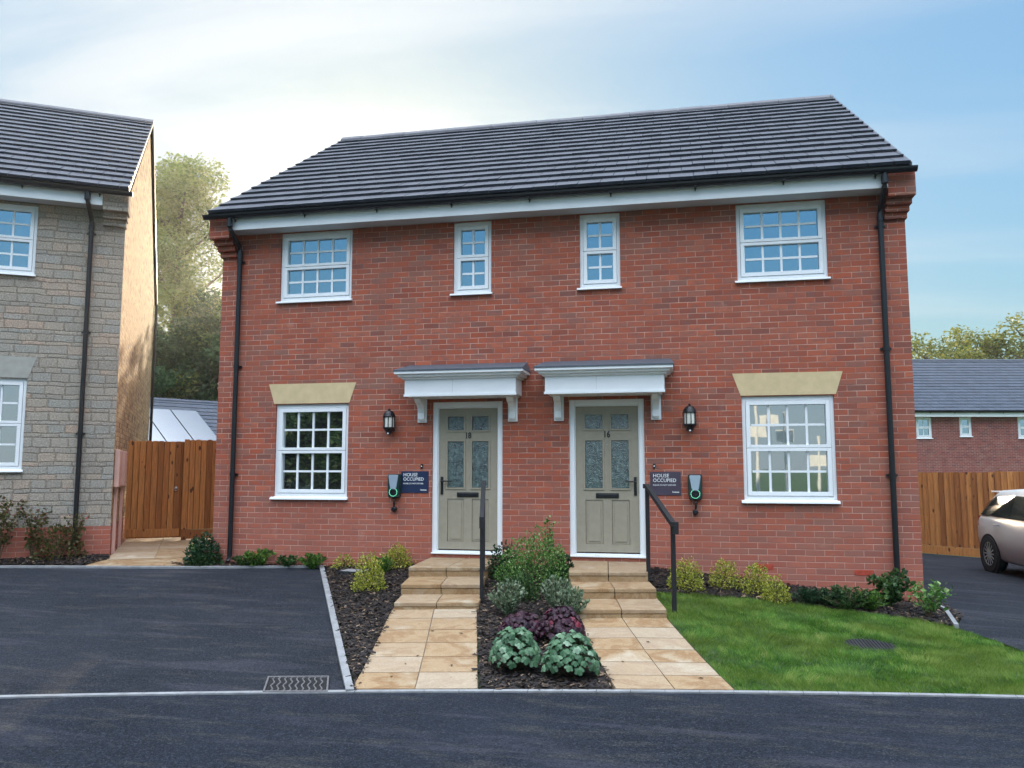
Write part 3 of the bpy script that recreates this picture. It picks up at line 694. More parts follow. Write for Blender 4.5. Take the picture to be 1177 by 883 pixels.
# doors
def door(par, s, num):
    x0, x1 = (.451, 1.434) if s > 0 else (-1.434, -.451); z0, z1 = .52, 2.572; fw = .068
    m = MB(); yf = .028
    for a, b, c, d in ((x0, x0+fw, z0, z1), (x1-fw, x1, z0, z1), (x0+fw, x1-fw, z1-fw-.01, z1), (x0+fw, x1-fw, z0, z0+.045)): m.box(a, b, yf, .10, c, d, .5)
    for a, b in ((x0+fw, x0+fw+.012), (x1-fw-.012, x1-fw)): m.box(a, b, yf+.02, .10, z0+.045, z1-fw-.01, .5)
    m.box(x0+fw+.012, x1-fw-.012, yf+.02, .10, z1-fw-.022, z1-fw-.01, .5)
    m.box(x0-.0, x1+.0, -.03, yf-.001, z0+.003, z0+.022, .5)
    m.build('door_frame', UPVC, par, bevel=.004)
    a, b, c, d = x0+fw+.014, x1-fw-.014, z0+.062, z1-fw-.026; w = b-a; h = d-c
    cx = (a+b)/2; pl = (a+w*.15, a+w*.43); pr = (a+w*.57, a+w*.85)
    zr = [(.755*h+.165*h, .755*h+.165*h), ]
    rows = [(c+h*.845, c+h*.945), (c+h*.435, c+h*.765), (c+h*.055, c+h*.355)]
    hs = [(p[0], p[1], r[0], r[1]) for p in (pl, pr) for r in rows]
    m = MB(); m.open = True; yd = .058
    wall_panel(m, a, b, c, d, hs, yd, .018, .04)
    m.face([(a, yd, c), (a, yd+.045, c), (a, yd+.045, d), (a, yd, d)]); m.face([(b, yd, c), (b, yd, d), (b, yd+.045, d), (b, yd+.045, c)])
    for p in (pl, pr):
        for i, r in enumerate(rows):   # raised mould round each panel; lower ones have a solid field
            e = .022
            for q in ((p[0]-e, p[0], r[0]-e, r[1]+e), (p[1], p[1]+e, r[0]-e, r[1]+e), (p[0], p[1], r[1], r[1]+e), (p[0], p[1], r[0]-e, r[0])): 
                if i < 2: m.box(q[0], q[1], yd-.012, yd-.0005, q[2], q[3], .5)
            if i == 2:
                m.box(p[0]+.004, p[1]-.004, yd+.010, yd+.020, r[0]+.004, r[1]-.004, .5); m.box(p[0]+.035, p[1]-.035, yd+.001, yd+.0105, r[0]+.035, r[1]-.035, .5)
    dr = m.build('door', DOORM, par)
    for p in (pl, pr):
        for r in rows[:2]: g = MB(); g.box(p[0]+.003, p[1]-.003, yd+.006, yd+.014, r[0]+.003, r[1]-.003); g.build('glass_panel', OBSC, dr)
    m = MB(); lz = c+h*.385; m.box(cx-.15, cx+.15, yd-.012, yd-.0005, lz-.032, lz+.032, .5); m.box(cx-.125, cx+.125, yd-.02, yd-.0125, lz-.02, lz+.018, .5); m.build('letterbox', BLACKP, dr, bevel=.004)
    hx = b-.045 if s > 0 else a+.045; hz = c+h*.455
    m = MB(); m.box(hx-.018, hx+.018, yd-.012, yd-.0005, hz-.13, hz+.11, .5); m.tube([(hx, yd-.012, hz+.05), (hx, yd-.05, hz+.05), (hx-s*.02, yd-.055, hz+.05), (hx-s*.13, yd-.05, hz+.05)], .011, 8, .5); m.lathe([(.01, 0), (.01, .006)], (hx, yd-.018, hz-.05), 10, 'y'); m.build('handle', BLACKP, dr, bevel=.003)
    n = text(dr, num, cx, yd-.004, c+h*.805, .115, BLACKP, 'door_number', bold=.003, sx=.8)
    m = MB(); m.lathe([(.010, 0), (.010, .004), (.007, .006)], (cx, yd-.007, c+h*.735), 12, 'y'); m.build('spyhole', STEEL, dr)
    return dr
door(house, -1, '18'); door(house, 1, '16')
def canopy(par, cx):
    m = MB(); hw = .755; d = .42
    m.box(cx-hw, cx+hw, -d, -.004, 2.632, 2.838, .5); m.box(cx-hw+.03, cx+hw-.03, -d+.03, -.004, 2.611, 2.6315, .5); m.box(cx-hw-.010, cx+hw+.010, -d-.010, -d-.0005, 2.615, 2.645, .5)
    m.box(cx-hw-.012, cx+hw+.012, -d-.012, -.005, 2.632, 2.654, .5) if False else None
    for o, za, zb_ in ((.034, 2.8385, 2.868), (.076, 2.8685, 2.900), (.114, 2.9005, 2.943)):
        P = [(cx-hw-o, -d-o), (cx+hw+o, -d-o), (cx+hw+o, -.004), (cx-hw-o, -.004)]; e = .018
        Q = [(cx-hw-o+e, -d-o+e), (cx+hw+o-e, -d-o+e), (cx+hw+o-e, -.004), (cx-hw-o+e, -.004)]
        m.hexa([(x, y, za) for x, y in Q]+[(x, y, za+.010) for x, y in P], .5); m.hexa([(x, y, za+.0101) for x, y in P]+[(x, y, zb_) for x, y in P], .5)
    c = m.build('canopy', UPVC, par)
    m = MB(); o = .125; P = [(cx-hw-o, -d-o), (cx+hw+o, -d-o), (cx+hw+o, -.004), (cx-hw-o, -.004)]
    m.hexa([(x, y, 2.9445) for x, y in P]+[(cx-hw-o, -d-o, 2.962), (cx+hw+o, -d-o, 2.962), (cx+hw+o-.05, -.004, 3.09), (cx-hw-o+.05, -.004, 3.09)], .5); m.build('canopy_roof', LEAD, c)
    m = MB(); m.box(cx-hw+.66, cx-hw+.664, -d-.003, -d-.0005, 2.66, 2.835, .5); m.build('panel_joint', UPVC2, c)
    for s in (-1, 1):
        m = MB(); bx = cx+s*(hw-.12); prof = [(-.004, 2.315), (-.06, 2.315), (-.075, 2.34), (-.075, 2.42), (-.10, 2.48), (-.15, 2.53), (-.21, 2.55), (-.25, 2.59), (-.26, 2.6100), (-.004, 2.6100)]
        m.extr_x(list(reversed(prof)), bx-.045, bx+.045, .5); m.box(bx-.065, bx+.065, -.03, -.004, 2.29, 2.6095, .5); m.box(bx-.06, bx+.06, -.29, -.004, 2.600, 2.6293, .5) if False else None
        m.build('bracket', UPVC, c, bevel=.005)
canopy(house, -.94); canopy(house, .955)
m = MB()
for x0, x1, z in ((-4.05, -3.83, .45), (2.77, 2.99, .45), (3.93, 4.15, .405)):
    m = MB(); m.box(x0, x1, -.004, .05, z-.032, z+.033)
    for k in range(7):
        m.box(x0+.012+k*.029, x0+.022+k*.029, -.008, -.0045, z-.025, z+.026)
    m.build('airbrick', AIRB, house)

# wall lights, chargers, signs, bells
def lantern(x, label):
    t = empty('wall_lantern', (x, 0, 2.30), 0, label, 'wall light', 'black lanterns beside the doors')
    y = -.115
    m = MB(); m.box(-.045, .045, -.025, -.002, -.12, .10, .5); m.tube([(0, -.02, .10), (0, -.06, .115), (0, y, .11)], .012, 8, .5)
    m.lathe([(.086, .068), (.088, .078), (.083, .085), (.074, .115), (.052, .145), (.022, .160), (.012, .165), (.014, .180), (.006, .192)], (0, y, 0), 20)
    m.lathe([(.008, -.178), (.022, -.172), (.042, -.150), (.052, -.120), (.074, -.100), (.084, -.085), (.084, -.078), (.078, -.072)], (0, y, 0), 20)
    for k in range(8):
        a = k*math.pi/4+.2; m.box(y*0+.076*math.cos(a)-.005, .076*math.cos(a)+.005, y+.076*math.sin(a)-.005, y+.076*math.sin(a)+.005, -.074, .069, .5)
    m.build('lantern_frame', BLACKP, t, smooth=False)
    m = MB(); m.lathe([(.070, -.073), (.070, .067)], (0, y, 0), 16); m.build('lamp_glass', LAMPW, t, smooth=False)
    m = MB(); m.lathe([(.001, -.016), (.012, -.010), (.014, 0), (.002, .012)], (0, y-.035, -.155), 10); m.build('motion_sensor', WHITE, t)
lantern(-2.02, 'black oval wall lantern left of door 18'); lantern(2.015, 'black oval wall lantern right of door 16')
def charger(x, label, rad):
    t = empty('car_charger', (x, 0, 1.43), 0, label, 'car charger', 'electric car chargers on the front wall')
    m = MB()
    P = [(-.075, .16), (.075, .16), (.088, .145), (.088, -.09), (.082, -.14), (.065, -.165), (-.065, -.165), (-.082, -.14), (-.088, -.09), (-.088, .145)]
    n = len(P); m.v = [(a, -.003, b) for a, b in P]+[(a, -.075, b) for a, b in P]+[(a*.9, -.095, b*.93) for a, b in P]
    for k in range(2):
        for i in range(n): m.f.append((k*n+i, k*n+(i+1) % n, (k+1)*n+(i+1) % n, (k+1)*n+i)); m.r.append(.5); m.m.append(0)
    m.f.append(tuple(2*n+i for i in range(n))); m.f.append(tuple(reversed(range(n)))); m.r += [.5]*2; m.m += [0]*2
    m.build('housing', DKGREEN, t)
    m = MB(); Q = [(-.062, .148), (.062, .148), (.070, .135), (.045, -.02), (.020, -.055), (-.020, -.055), (-.045, -.02), (-.070, .135)]; n = len(Q)
    m.v = [(a, -.0955, b) for a, b in Q]+[(a*.97, -.102, b*.97) for a, b in Q]
    for i in range(n): m.f.append((i, (i+1) % n, n+(i+1) % n, n+i)); m.r.append(.5); m.m.append(0)
    m.f.append(tuple(n+i for i in range(n))); m.r.append(.5); m.m.append(0)
    m.build('face_plate', SILVER, t)
    m = MB(); m.lathe([(.046, 0), (.046, -.012), (.038, -.014), (.034, -.004)], (0, -.0955, -.085), 24, 'y'); m.build('socket', BLACKP, t)
    m = MB()
    for k in range(16):
        a0, a1 = k*math.pi/8, k*math.pi/8+.27; q = [(r*math.cos(a), r*math.sin(a)) for r, a in ((.052, a0), (.052, a1), (.058, a1), (.058, a0))]
        m.hexa([(x_, -.096, z_-.085) for x_, z_ in q]+[(x_, -.0985, z_-.085) for x_, z_ in q])
    m.build('status_ring', RING, t)
    m = MB(); m.tube([(0, -.05, -.16), (.004, -.07, -.20), (.002, -.06, -.26), (-.004, -.045, -.30)], .013, 8, .5)
    m.lathe([(.034, -.004), (.036, -.06), (.022, -.075)], (-.004, 0, -.315), 16, 'y'); m.build('plug_holder', BLACKP, t)
charger(-1.953, 'silver-blue electric car charger on the wall left of the navy sign and door 18', 1); charger(2.063, 'silver electric car charger with glowing green ring right of door 16', 1)
def sign(x0, x1, z0, z1, mat, label):
    cx, cz = (x0+x1)/2, (z0+z1)/2; w = x1-x0; h = z1-z0
    t = empty('house_sign', (cx, 0, cz), 0, label, 'sign', 'house occupied signs')
    m = MB(); m.box(-w/2, w/2, -.010, -.002, -h/2, h/2, .5); m.build('board', mat, t, bevel=.002)
    y = -.0125
    text(t, 'HOUSE', -w/2+.035, y, h*.33, .064, WHITE, 'lettering', 'LEFT', 0, 1.0); text(t, 'OCCUPIED', -w/2+.035, y, h*.13, .064, WHITE, 'lettering', 'LEFT', 0, .93)
    text(t, 'PLEASE DO NOT DISTURB', -w/2+.035, y, -h*.07, .0265, WHITE, 'lettering', 'LEFT', 0, .93); text(t, 'homes', w/2-.025, y, -h*.36, .030, WHITE, 'lettering', 'RIGHT', .0006, 1.05)
sign(-1.875, -1.48, 1.333, 1.627, NAVY, 'navy blue HOUSE OCCUPIED sign left of door 18'); sign(1.50, 1.888, 1.322, 1.621, PLUM, 'dark plum HOUSE OCCUPIED sign right of door 16, behind the handrail')
for x, lab in ((-1.578, 'tiny black doorbell above the navy sign by door 18'), (1.555, 'tiny black doorbell above the plum sign by door 16')):
    t = empty('doorbell', (x, 0, 1.695), 0, lab, 'doorbell', 'doorbells by the front doors')
    m = MB(); m.box(-.016, .016, -.018, -.002, -.03, .03, .5); m.build('bell_case', BLACKP, t, bevel=.003)
    m = MB(); m.lathe([(.009, 0), (.008, -.004)], (0, -.0185, 0), 12, 'y'); m.build('button', WHITE, t)

# handrails
def handrail(P0, P1, zb0, zb1, zt0, zt1, label, ext):
    t = empty('handrail', (P0[0], P0[1], zb0), 0, label, 'handrail', 'black metal handrails beside the steps'); o = Vector(t.location)
    a, b = Vector((*P0, 0)), Vector((*P1, 0)); d = (b-a).normalized(); sd = Vector((-d.y, d.x, 0))
    def bar(m, p, q, w, h, up=Vector((0, 0, 1))):
        dd = (q-p).normalized(); s = sd; n = dd.cross(s).normalized()
        c = [p-s*w-n*h, p+s*w-n*h, p+s*w+n*h, p-s*w+n*h]; e = [x+(q-p) for x in c]
        m.hexa([x-o for x in c]+[x-o for x in e], .5)
    def z(v, zz): return Vector((v.x, v.y, zz))
    for p, zb, zt in ((a, zb0, zt0), (b, zb1, zt1)):
        m = MB(); bar(m, z(p, zb), z(p, zt-.045), .021, .021); q = m.build('post', RAILM, t, bevel=.003)
        f = MB(); f.box(p.x-o.x-.05, p.x-o.x+.05, p.y-o.y-.05, p.y-o.y+.05, zb-o.z, zb-o.z+.008); f.build('foot_plate', RAILM, q)
    m = MB(); bar(m, z(a, zt0-.02), z(b, zt1-.02), .026, .026); bar(m, z(a-d*ext, zt0-.02), z(a+d*.01, zt0-.02), .026, .0262); bar(m, z(b-d*.02, zt1-.022), z(b+d*.13, zt1-.022), .026, .0262); bar(m, z(b+d*.105, zt1-.12), z(b+d*.105, zt1-.03), .0255, .026)
    m.build('rail', RAILM, t, bevel=.003)
handrail((-.435, -1.12), (-.262, -1.90), .45, .14, 1.51, 1.135, 'black handrail seen edge-on beside the steps of door 18', .28)
handrail((1.50, -.98), (1.80, -1.97), .38, .12, 1.475, 1.11, 'black sloping handrail on the lawn side of the steps to door 16', .10)

# ground fittings
t = empty('drain_grate', (0, 0, 0), 0, 'slotted road drain grate in the corner of the parking bay', 'drain')
q = [gp(302, 797.5), gp(374, 797), gp(375.5, 780.5), gp(313, 780.5)]
gx = sum(p[0] for p in q)/4; gy = sum(p[1] for p in q)/4; t.location = (gx, gy, G(gx, gy)+.006)
ux = Vector((q[1][0]-q[0][0], q[1][1]-q[0][1], G(*q[1])-G(*q[0]))); uy = Vector((q[2][0]-q[1][0], q[2][1]-q[1][1], G(*q[2])-G(*q[1])))
def gl(a, b, h=0): v = ux*(a-.5)+uy*(b-.5); return (v.x, v.y, v.z+h)
m = MB(); m.hexa([gl(0, 0, -.03), gl(1, 0, -.03), gl(1, 1, -.03), gl(0, 1, -.03), gl(0, 0, .003), gl(1, 0, .003), gl(1, 1, .003), gl(0, 1, .003)]); m.build('pit', VOID, t)
m = MB()
for a, b, c, d in ((-.02, 1.02, -.04, .02), (-.02, 1.02, .98, 1.04), (-.02, .008, .02, .98), (.992, 1.02, .02, .98)): m.hexa([gl(a, c, 0), gl(b, c, 0), gl(b, d, 0), gl(a, d, 0), gl(a, c, .016), gl(b, c, .016), gl(b, d, .016), gl(a, d, .016)])
for k in range(9):
    x = .10+k*.1; pts = []
    for i in range(9):
        f = i/8; w_ = .024*math.sin(f*math.pi*4); c, d = .03+f*.94-.0, .03+(f+.125)*.94
        if i == 8: break
        w2 = .024*math.sin((f+.125)*math.pi*4); hw_ = .0095
        m.hexa([gl(x-hw_+w_, c), gl(x+hw_+w_, c), gl(x+hw_+w2, d), gl(x-hw_+w2, d), gl(x-hw_+w_, c, .014), gl(x+hw_+w_, c, .014), gl(x+hw_+w2, d, .014), gl(x-hw_+w2, d, .014)])
m.build('grate', GRATEM, t)
t = empty('drain_cover', (MHC[0], MHC[1], G(*MHC)+.002), 0, 'round ribbed drain cover set in the front lawn', 'drain cover')
sl = (G(MHC[0]+.2, MHC[1])-G(MHC[0]-.2, MHC[1]))/.4; sly = (G(MHC[0], MHC[1]+.2)-G(MHC[0], MHC[1]-.2))/.4; t.rotation_euler = (math.atan(sly), -math.atan(sl), 0)
m = MB(); m.lathe([(.25, -.02), (.25, .004), (.24, .006)], (0, 0, 0), 32)
m.build('rim', IRON, t)
m = MB()
for k in range(-7, 8):
    x = k*.03; h = math.sqrt(max(0, .22**2-x*x)); m.box(x-.008, x+.008, -h, h, .0065, .016)
m.build('rib', IRON, t)
cc = gp(408, 659)
t = empty('inspection_cover', (cc[0], cc[1], G(*cc)+.02), R(-10), 'small grey rectangular inspection cover in the mulch by the parking kerb', 'inspection cover')
m = MB(); m.box(-.16, .16, -.11, .11, 0, .02); m.build('cover_plate', KERB, t, bevel=.004); m = MB(); m.box(-.18, -.163, -.13, .13, -.02, .016); m.box(.163, .18, -.13, .13, -.02, .016); m.box(-.163, .163, -.13, -.113, -.02, .016); m.box(-.163, .163, .113, .13, -.02, .016); m.build('cover_frame', IRON, t)

# ================================================================== stone house (left)
sh = empty('stone_house', C_STONE, TH, 'grey stone house with red brick plinth and sunlit side wall at the left edge', 'house')
SZ = 5.74; SD = 8.9; SX = -9.0; PL = .80
sw = [(-2.33, -1.215, 4.555, 5.66), (-2.34, -1.225, 1.61, 3.0), (-7.6, -6.5, 4.555, 5.66), (-7.6, -6.5, 1.61, 3.0), (-4.9, -4.4, 4.555, 5.66)]
mb = MB(); mb.open = True; wall_panel(mb, SX, 0, PL, SZ+.08, sw, 0); mb.face([(SX, SD, PL), (SX, 0, PL), (SX, 0, SZ), (SX, SD/2, 8.7), (SX, SD, SZ)])
mb.face([(0, SD, PL), (SX, SD, PL), (SX, SD, SZ), (0, SD, SZ)]); mb.build('wall', STONE, sh)
mb = MB(); mb.open = True; mb.face([(0, 0, PL), (0, SD, PL), (0, SD, SZ+.08), (0, SD/2, 8.72), (0, 0, SZ+.08)]); mb.build('side_wall', BUFF, sh)
m = MB(); m.box(SX-.006, .006, -.006, SD+.006, -1, PL-.003); m.build('plinth', RED, sh)
m = MB()
for z0, z1, pr, ot in ((5.44, 5.535, .08, .015), (5.54, 5.63, .15, .03), (5.635, 5.97, .27, .05)): m.box(-.31, ot, -pr, .1, z0, z1)
m.build('corbel', STONE, sh, bevel=.006)
m = MB(); SE = (-.33, 5.97); SR = (SD/2, 9.0)
tiles(m, SX-.08, .05, SE[0], SE[1], SR[0], SR[1], 17); tiles(m, SX-.08, .05, SD-SE[0], SE[1], SR[0], SR[1], 17); rf = m.build('roof', TILE, sh)
m = MB()
for yy, s in ((SE[0], 1), (SD-SE[0], -1)): m.extr_x([(yy, SE[1]-.012), (SR[0], SR[1]-.012), (SR[0], SR[1]-.05), (yy+.1*s, SE[1]-.04)], SX-.07, .028, .5)
m.build('roof_underlay', VOID, rf)
m = MB(); ridge_tiles(m, SX-.1, .055, SR[0], SR[1]+.02); m.build('ridge_tile', TILE, rf)
m = MB(); m.extr_x([(SE[0]+.02, SE[1]-.035), (SR[0], SR[1]-.035), (SD-SE[0]-.02, SE[1]-.035), (SD-SE[0]-.02, SE[1]+.03), (SR[0], SR[1]+.03), (SE[0]+.02, SE[1]+.03)], .03, .055, .5)
m.build('verge_trim', TILE, rf)
m = MB(); m.box(SX, -.312, -.30, -.28, 5.69, 5.92); m.build('fascia', UPVC, sh); m = MB(); m.box(SX, -.312, -.279, -.002, 5.70, 5.712); m.build('soffit', UPVC2, sh)
gutter(sh, SX-.1, .10, -.375, 5.91); downpipe(sh, -.47, -.37, 5.87, .38, xo=-.04)
for i, (a, b, c, d) in enumerate(sw):
    window(sh, a, b, c, d, 2 if b-a < .7 else 4, gmat=GLASS2 if c < 3 else GLASS)
    if c < 3:
        m = MB(); pf = [(a-.01, 3.012), (b+.01, 3.012), (b+.115, 3.33), (a-.115, 3.33)]; m.v = [(x, -.008, z) for x, z in pf]+[(x, .09, z) for x, z in pf]
        for f in ((0, 1, 2, 3), (7, 6, 5, 4), (0, 4, 5, 1), (1, 5, 6, 2), (2, 6, 7, 3), (3, 7, 4, 0)): m.f.append(f); m.r.append(.5); m.m.append(0)
        m.build('lintel', LINT2, sh)
# rear corner downpipe of the gable
m = MB(); m.tube([(.05, SD-.08, 5.9), (.05, SD-.08, .4)], .035, 8, .5); m.build('downpipe', BLACKP, sh)
# pink service covers on the side wall
t = empty('service_cover', C_STONE + EX*.0 + EY*.95, TH, 'pair of pink plastic meter covers with pipes on the side wall beside the gate', 'meter cover')
t.location.z = .36
for yy in (-.62, .42):
    m = MB(); m.box(.003, .075, yy-.20, yy+.20, 1.02, 1.60); p = m.build('cover_box', PINK, t, bevel=.008)
    for a, b in ((-.15, 1.08), (.15, 1.08), (-.15, 1.55), (.15, 1.55)): s_ = MB(); s_.lathe([(.008, 0), (.008, .003)], (.0755, yy+a, b), 8, 'x'); s_.build('screw', IRON, p)
    m = MB(); m.box(.003, .05, yy-.055, yy+.055, -.02, 1.018); m.build('pipe_cover', PINK, t, bevel=.006)

# ================================================================== fences and gate
def boards(m, x0, x1, z0, z1, w=.10, hv=.0, y=0, zt=None):
    x = x0
    while x < x1-.02:
        ww = w*random.uniform(.94, 1.05); b = min(x+ww, x1); h = random.uniform(-.006, .008)
        m.box(b-.03, b+.03, .0005, .012, z0, z1-.01, 0)
        # feather edge: thick one side, thin the other
        m.hexa([(x, y-.034, z0), (b-.012, y-.010, z0), (b-.012, y, z0), (x, y-.004, z0), (x, y-.034, z1+h), (b-.012, y-.010, z1+h), (b-.012, y, z1+h), (x, y-.004, z1+h)]); x = b
GO = C_STONE + EX*.03 + EY*2.32
gz = G(GO.x, GO.y)
t = empty('garden_gate', (GO.x, GO.y, gz), TH, 'brown vertical-board timber gate with metal latch between the houses', 'gate')
m = MB(); boards(m, 0, .93, .06, 1.80, y=-.004); m.build('board_panel', WOOD, t)
m = MB(); m.box(.03, .90, -.045, -.028, .08, .22); m.build('kick_board', WOOD, t, bevel=.003)
for zq in (.25, 1.5): m = MB(); m.box(0, .93, .013, .05, zq, zq+.1); m.build('rail', WOOD, t)
m = MB(); m.lathe([(.028, 0), (.028, -.006), (.012, -.010), (.010, -.03)], (.82, -.027, .95), 16, 'y')
for k in range(12):
    a, b = k*math.pi/6, (k+1)*math.pi/6; m.tube([(.82+.03*math.cos(a), -.045, .93+.03*math.sin(a)), (.82+.03*math.cos(b), -.045, .93+.03*math.sin(b))], .005, 6, .5)
m.build('latch', STEEL, t)
FO = GO + EX*.936
t = empty('fence_panel', (FO.x, FO.y, gz), TH, 'brown feather-edge fence panel joining the gate to the red brick house', 'fence')
m = MB(); boards(m, 0, 2.6, .20, 1.83, y=-.004); m.build('board_panel', WOOD, t)
m = MB(); m.box(0, 2.6, -.034, -.002, .03, .195); m.build('gravel_board', WOOD, t); m = MB(); m.box(0, .09, .002, .09, -.2, 1.84); m.build('post', WOOD, t)
FRa = Vector((6.9, 9.34, 0)); FRb = Vector((9.3, 7.37, 0)); fd = (FRb-FRa); fl = fd.length; fa = math.atan2(fd.y, fd.x)
for k in range(-2, 3):
    seg = 1.83; o = FRa + fd.normalized()*k*seg
    lab = {-2: 'timber fence bay hidden behind the red brick house corner', -1: 'orange-brown timber fence bay next to the right wall of the red brick house', 0: 'orange-brown timber fence bay in the middle between brick house and car', 1: 'orange-brown timber fence bay directly behind the silver car', 2: 'timber fence bay beyond the silver car at the far right edge'}[k]
    if k == -2: continue
    t = empty('fence_panel', (o.x, o.y, -.21), fa, lab, 'fence', 'fence bays behind the driveway')
    m = MB(); boards(m, 0, seg-.01, .20, 1.80+.02*(k % 2), w=.115, y=-.004); m.build('board_panel', WOOD, t)
    m = MB(); m.box(0, seg-.01, -.036, -.002, .02, .195); m.build('gravel_board', WOOD, t)
    m = MB(); m.box(-.05, seg, .0, .05, 1.815, 1.84) if False else None
    m.box(.0, .1, .003, .1, -.2, 1.83); m.build('post', WOOD, t)

# ================================================================== background houses
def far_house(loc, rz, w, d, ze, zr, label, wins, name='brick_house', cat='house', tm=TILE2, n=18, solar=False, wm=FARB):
    t = empty(name, loc, rz, label, cat); z0 = -2.5
    mb = MB(); mb.open = True; wall_panel(mb, 0, w, z0, ze, [(a, b, c, e) for a, b, c, e in wins], 0, .08)
    mb.face([(0, d, z0), (0, 0, z0), (0, 0, ze), (0, d/2, zr-.15), (0, d, ze)]); mb.face([(w, 0, z0), (w, d, z0), (w, d, ze), (w, d/2, zr-.15), (w, 0, ze)]); mb.face([(w, d, z0), (0, d, z0), (0, d, ze), (w, d, ze)])
    mb.build('wall', wm, t)
    m = MB(); tiles(m, -.1, w+.1, -.33, ze+.12, d/2, zr, n, .33, .03); tiles(m, -.1, w+.1, d+.33, ze+.12, d/2, zr, n, .33, .03); rf = m.build('roof', tm, t)
    m = MB()
    for yy, s in ((-.33, 1), (d+.33, -1)): m.extr_x([(yy, ze+.10), (d/2, zr-.02), (d/2, zr-.12), (yy+.1*s, ze+.06)], -.09, w+.09, .5)
    m.build('roof_underlay', VOID, rf)
    m = MB(); ridge_tiles(m, -.1, w+.1, d/2, zr+.02); m.build('ridge_tile', tm, rf)
    m = MB(); m.box(0, w, -.31, -.29, ze-.16, ze+.06); m.build('fascia', UPVC, t); m = MB(); m.box(0, w, -.288, -.002, ze-.15, ze-.13); m.build('soffit', UPVC2, t)
    gutter(t, -.1, w+.1, -.38, ze+.08)
    for a, b, c, e in wins: window(t, a, b, c, e, 1 if b-a < .7 else 2, of=.06, sf=.06, rows=1)
    return t, rf
D2 = 38.0; LO = W((1030-588.5)/FPX*D2, D2, 0)
px = lambda u: (u-1030)/FPX*D2
zz = lambda v: 1.65+(540-v)/FPX*D2
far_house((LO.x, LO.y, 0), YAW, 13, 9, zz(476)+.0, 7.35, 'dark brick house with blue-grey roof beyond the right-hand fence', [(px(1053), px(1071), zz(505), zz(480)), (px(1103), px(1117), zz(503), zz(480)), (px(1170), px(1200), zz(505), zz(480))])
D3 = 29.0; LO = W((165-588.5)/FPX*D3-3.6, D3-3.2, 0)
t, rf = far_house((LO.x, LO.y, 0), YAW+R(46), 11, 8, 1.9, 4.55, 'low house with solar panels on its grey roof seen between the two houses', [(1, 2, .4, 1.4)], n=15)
ang = math.atan2(4.55-2.02, 4.33)
for i, (x0, x1, s0, s1) in enumerate(((5.0, 6.05, 1.0, 3.9), (6.1, 7.15, 1.0, 3.9), (7.2, 8.25, 1.0, 3.9), (9.5, 10.5, 1.0, 3.9))):
    m = MB(); h = .09
    def SP(x, s, hh): return (x, -.33+s*math.cos(ang)-math.sin(ang)*hh, 2.02+s*math.sin(ang)+math.cos(ang)*hh)
    m.hexa([SP(x0, s0, h-.04), SP(x1, s0, h-.04), SP(x1, s1, h-.04), SP(x0, s1, h-.04), SP(x0, s0, h), SP(x1, s0, h), SP(x1, s1, h), SP(x0, s1, h)]); m.build('solar_panel', SOLAR, t)

# ================================================================== trees
def leaf_cloud(m, clumps, n, size, rng, flat=.0):
    for c, rad in clumps:
        k = int(n*rad**2)
        for _ in range(k):
            while True:
                d = Vector((rng.uniform(-1, 1), rng.uniform(-1, 1), rng.uniform(-1, 1)))
                if d.length < 1: break
            r_ = rad*(.35+.65*d.length**.5); p = c + Vector((d.x*rad, d.y*rad, d.z*rad*.8))
            s = size*rng.uniform(.6, 1.35); a = Vector((rng.gauss(0, 1), rng.gauss(0, 1), rng.gauss(0, .6))).normalized(); b = a.cross(Vector((rng.gauss(0, 1), rng.gauss(0, 1), rng.gauss(0, 1)))).normalized()
            m.face([p-a*s, p+b*s*.45, p+a*s, p-b*s*.45], min(1, max(0, rng.gauss(.5, .25))))
def tree(loc, h, rad, label, mat, group, name='broadleaf_tree', n=60, size=.16, seed=1, nb=26, low=.25, shape='round', cl=(.5, 1.0), dens=1.0):
    rng = random.Random(seed); t = empty(name, loc, 0, label, 'tree', group)
    m = MB(); m.tube([(0, 0, -.5), (.05, 0, h*.25), (-.05, .05, h*.55), (0, 0, h*.9)], [h*.022, h*.018, h*.012, h*.003], 8, .5)
    clumps = []
    for i in range(nb):
        f = low+(1-low)*(i+.5)/nb; a = i*2.4+rng.uniform(-.5, .5)
        if shape == 'round': rr = rad*math.sqrt(max(.04, 1-((f-(low+1)/2)/((1-low)/2+.02))**2))
        else: rr = rad*(1.05-f)**.6*1.1*min(1, (f-low)*5+.4)
        r_ = rr*rng.uniform(.55, 1.0); z = h*f; p = Vector((math.cos(a)*r_, math.sin(a)*r_, z))
        st = Vector((0, 0, max(h*.15, z-r_*.8))); m.tube([st, (st+p)*.5+Vector((0, 0, -.1*r_)), p], [h*.008, h*.005, h*.002], 5, .5)
        k = rng.randint(2, 4)
        for _ in range(k): clumps.append((p+Vector((rng.gauss(0, .35), rng.gauss(0, .35), rng.gauss(0, .3)))*rad*.35, rad*rng.uniform(*cl)*.36))
        clumps.append((p*.55+Vector((0, 0, z*.45)), rad*.30))
    m.build('trunk', BARK_T, t)
    c = MB(); c.open = True; leaf_cloud(c, clumps, n*dens, size, rng); c.build('crown', mat, t); return t
def at(u, d): p = W((u-588.5)/FPX*d, d); return p
p = at(196, 46); tree((p.x, p.y, -1), 20.0, 5.2, 'tall pale yellow-green poplar behind the gap between the houses', T_POP, 'trees behind the houses', 'poplar_tree', 185, .12, 11, 44, .12, 'tall', (.4, .75))
p = at(236, 44); tree((p.x, p.y, -1), 11.2, 3.6, 'dark green broad tree in front of the poplar, right side of the gap', T_DARK, 'trees behind the houses', n=430, size=.11, seed=5, nb=26, low=.08, cl=(.45, .8))
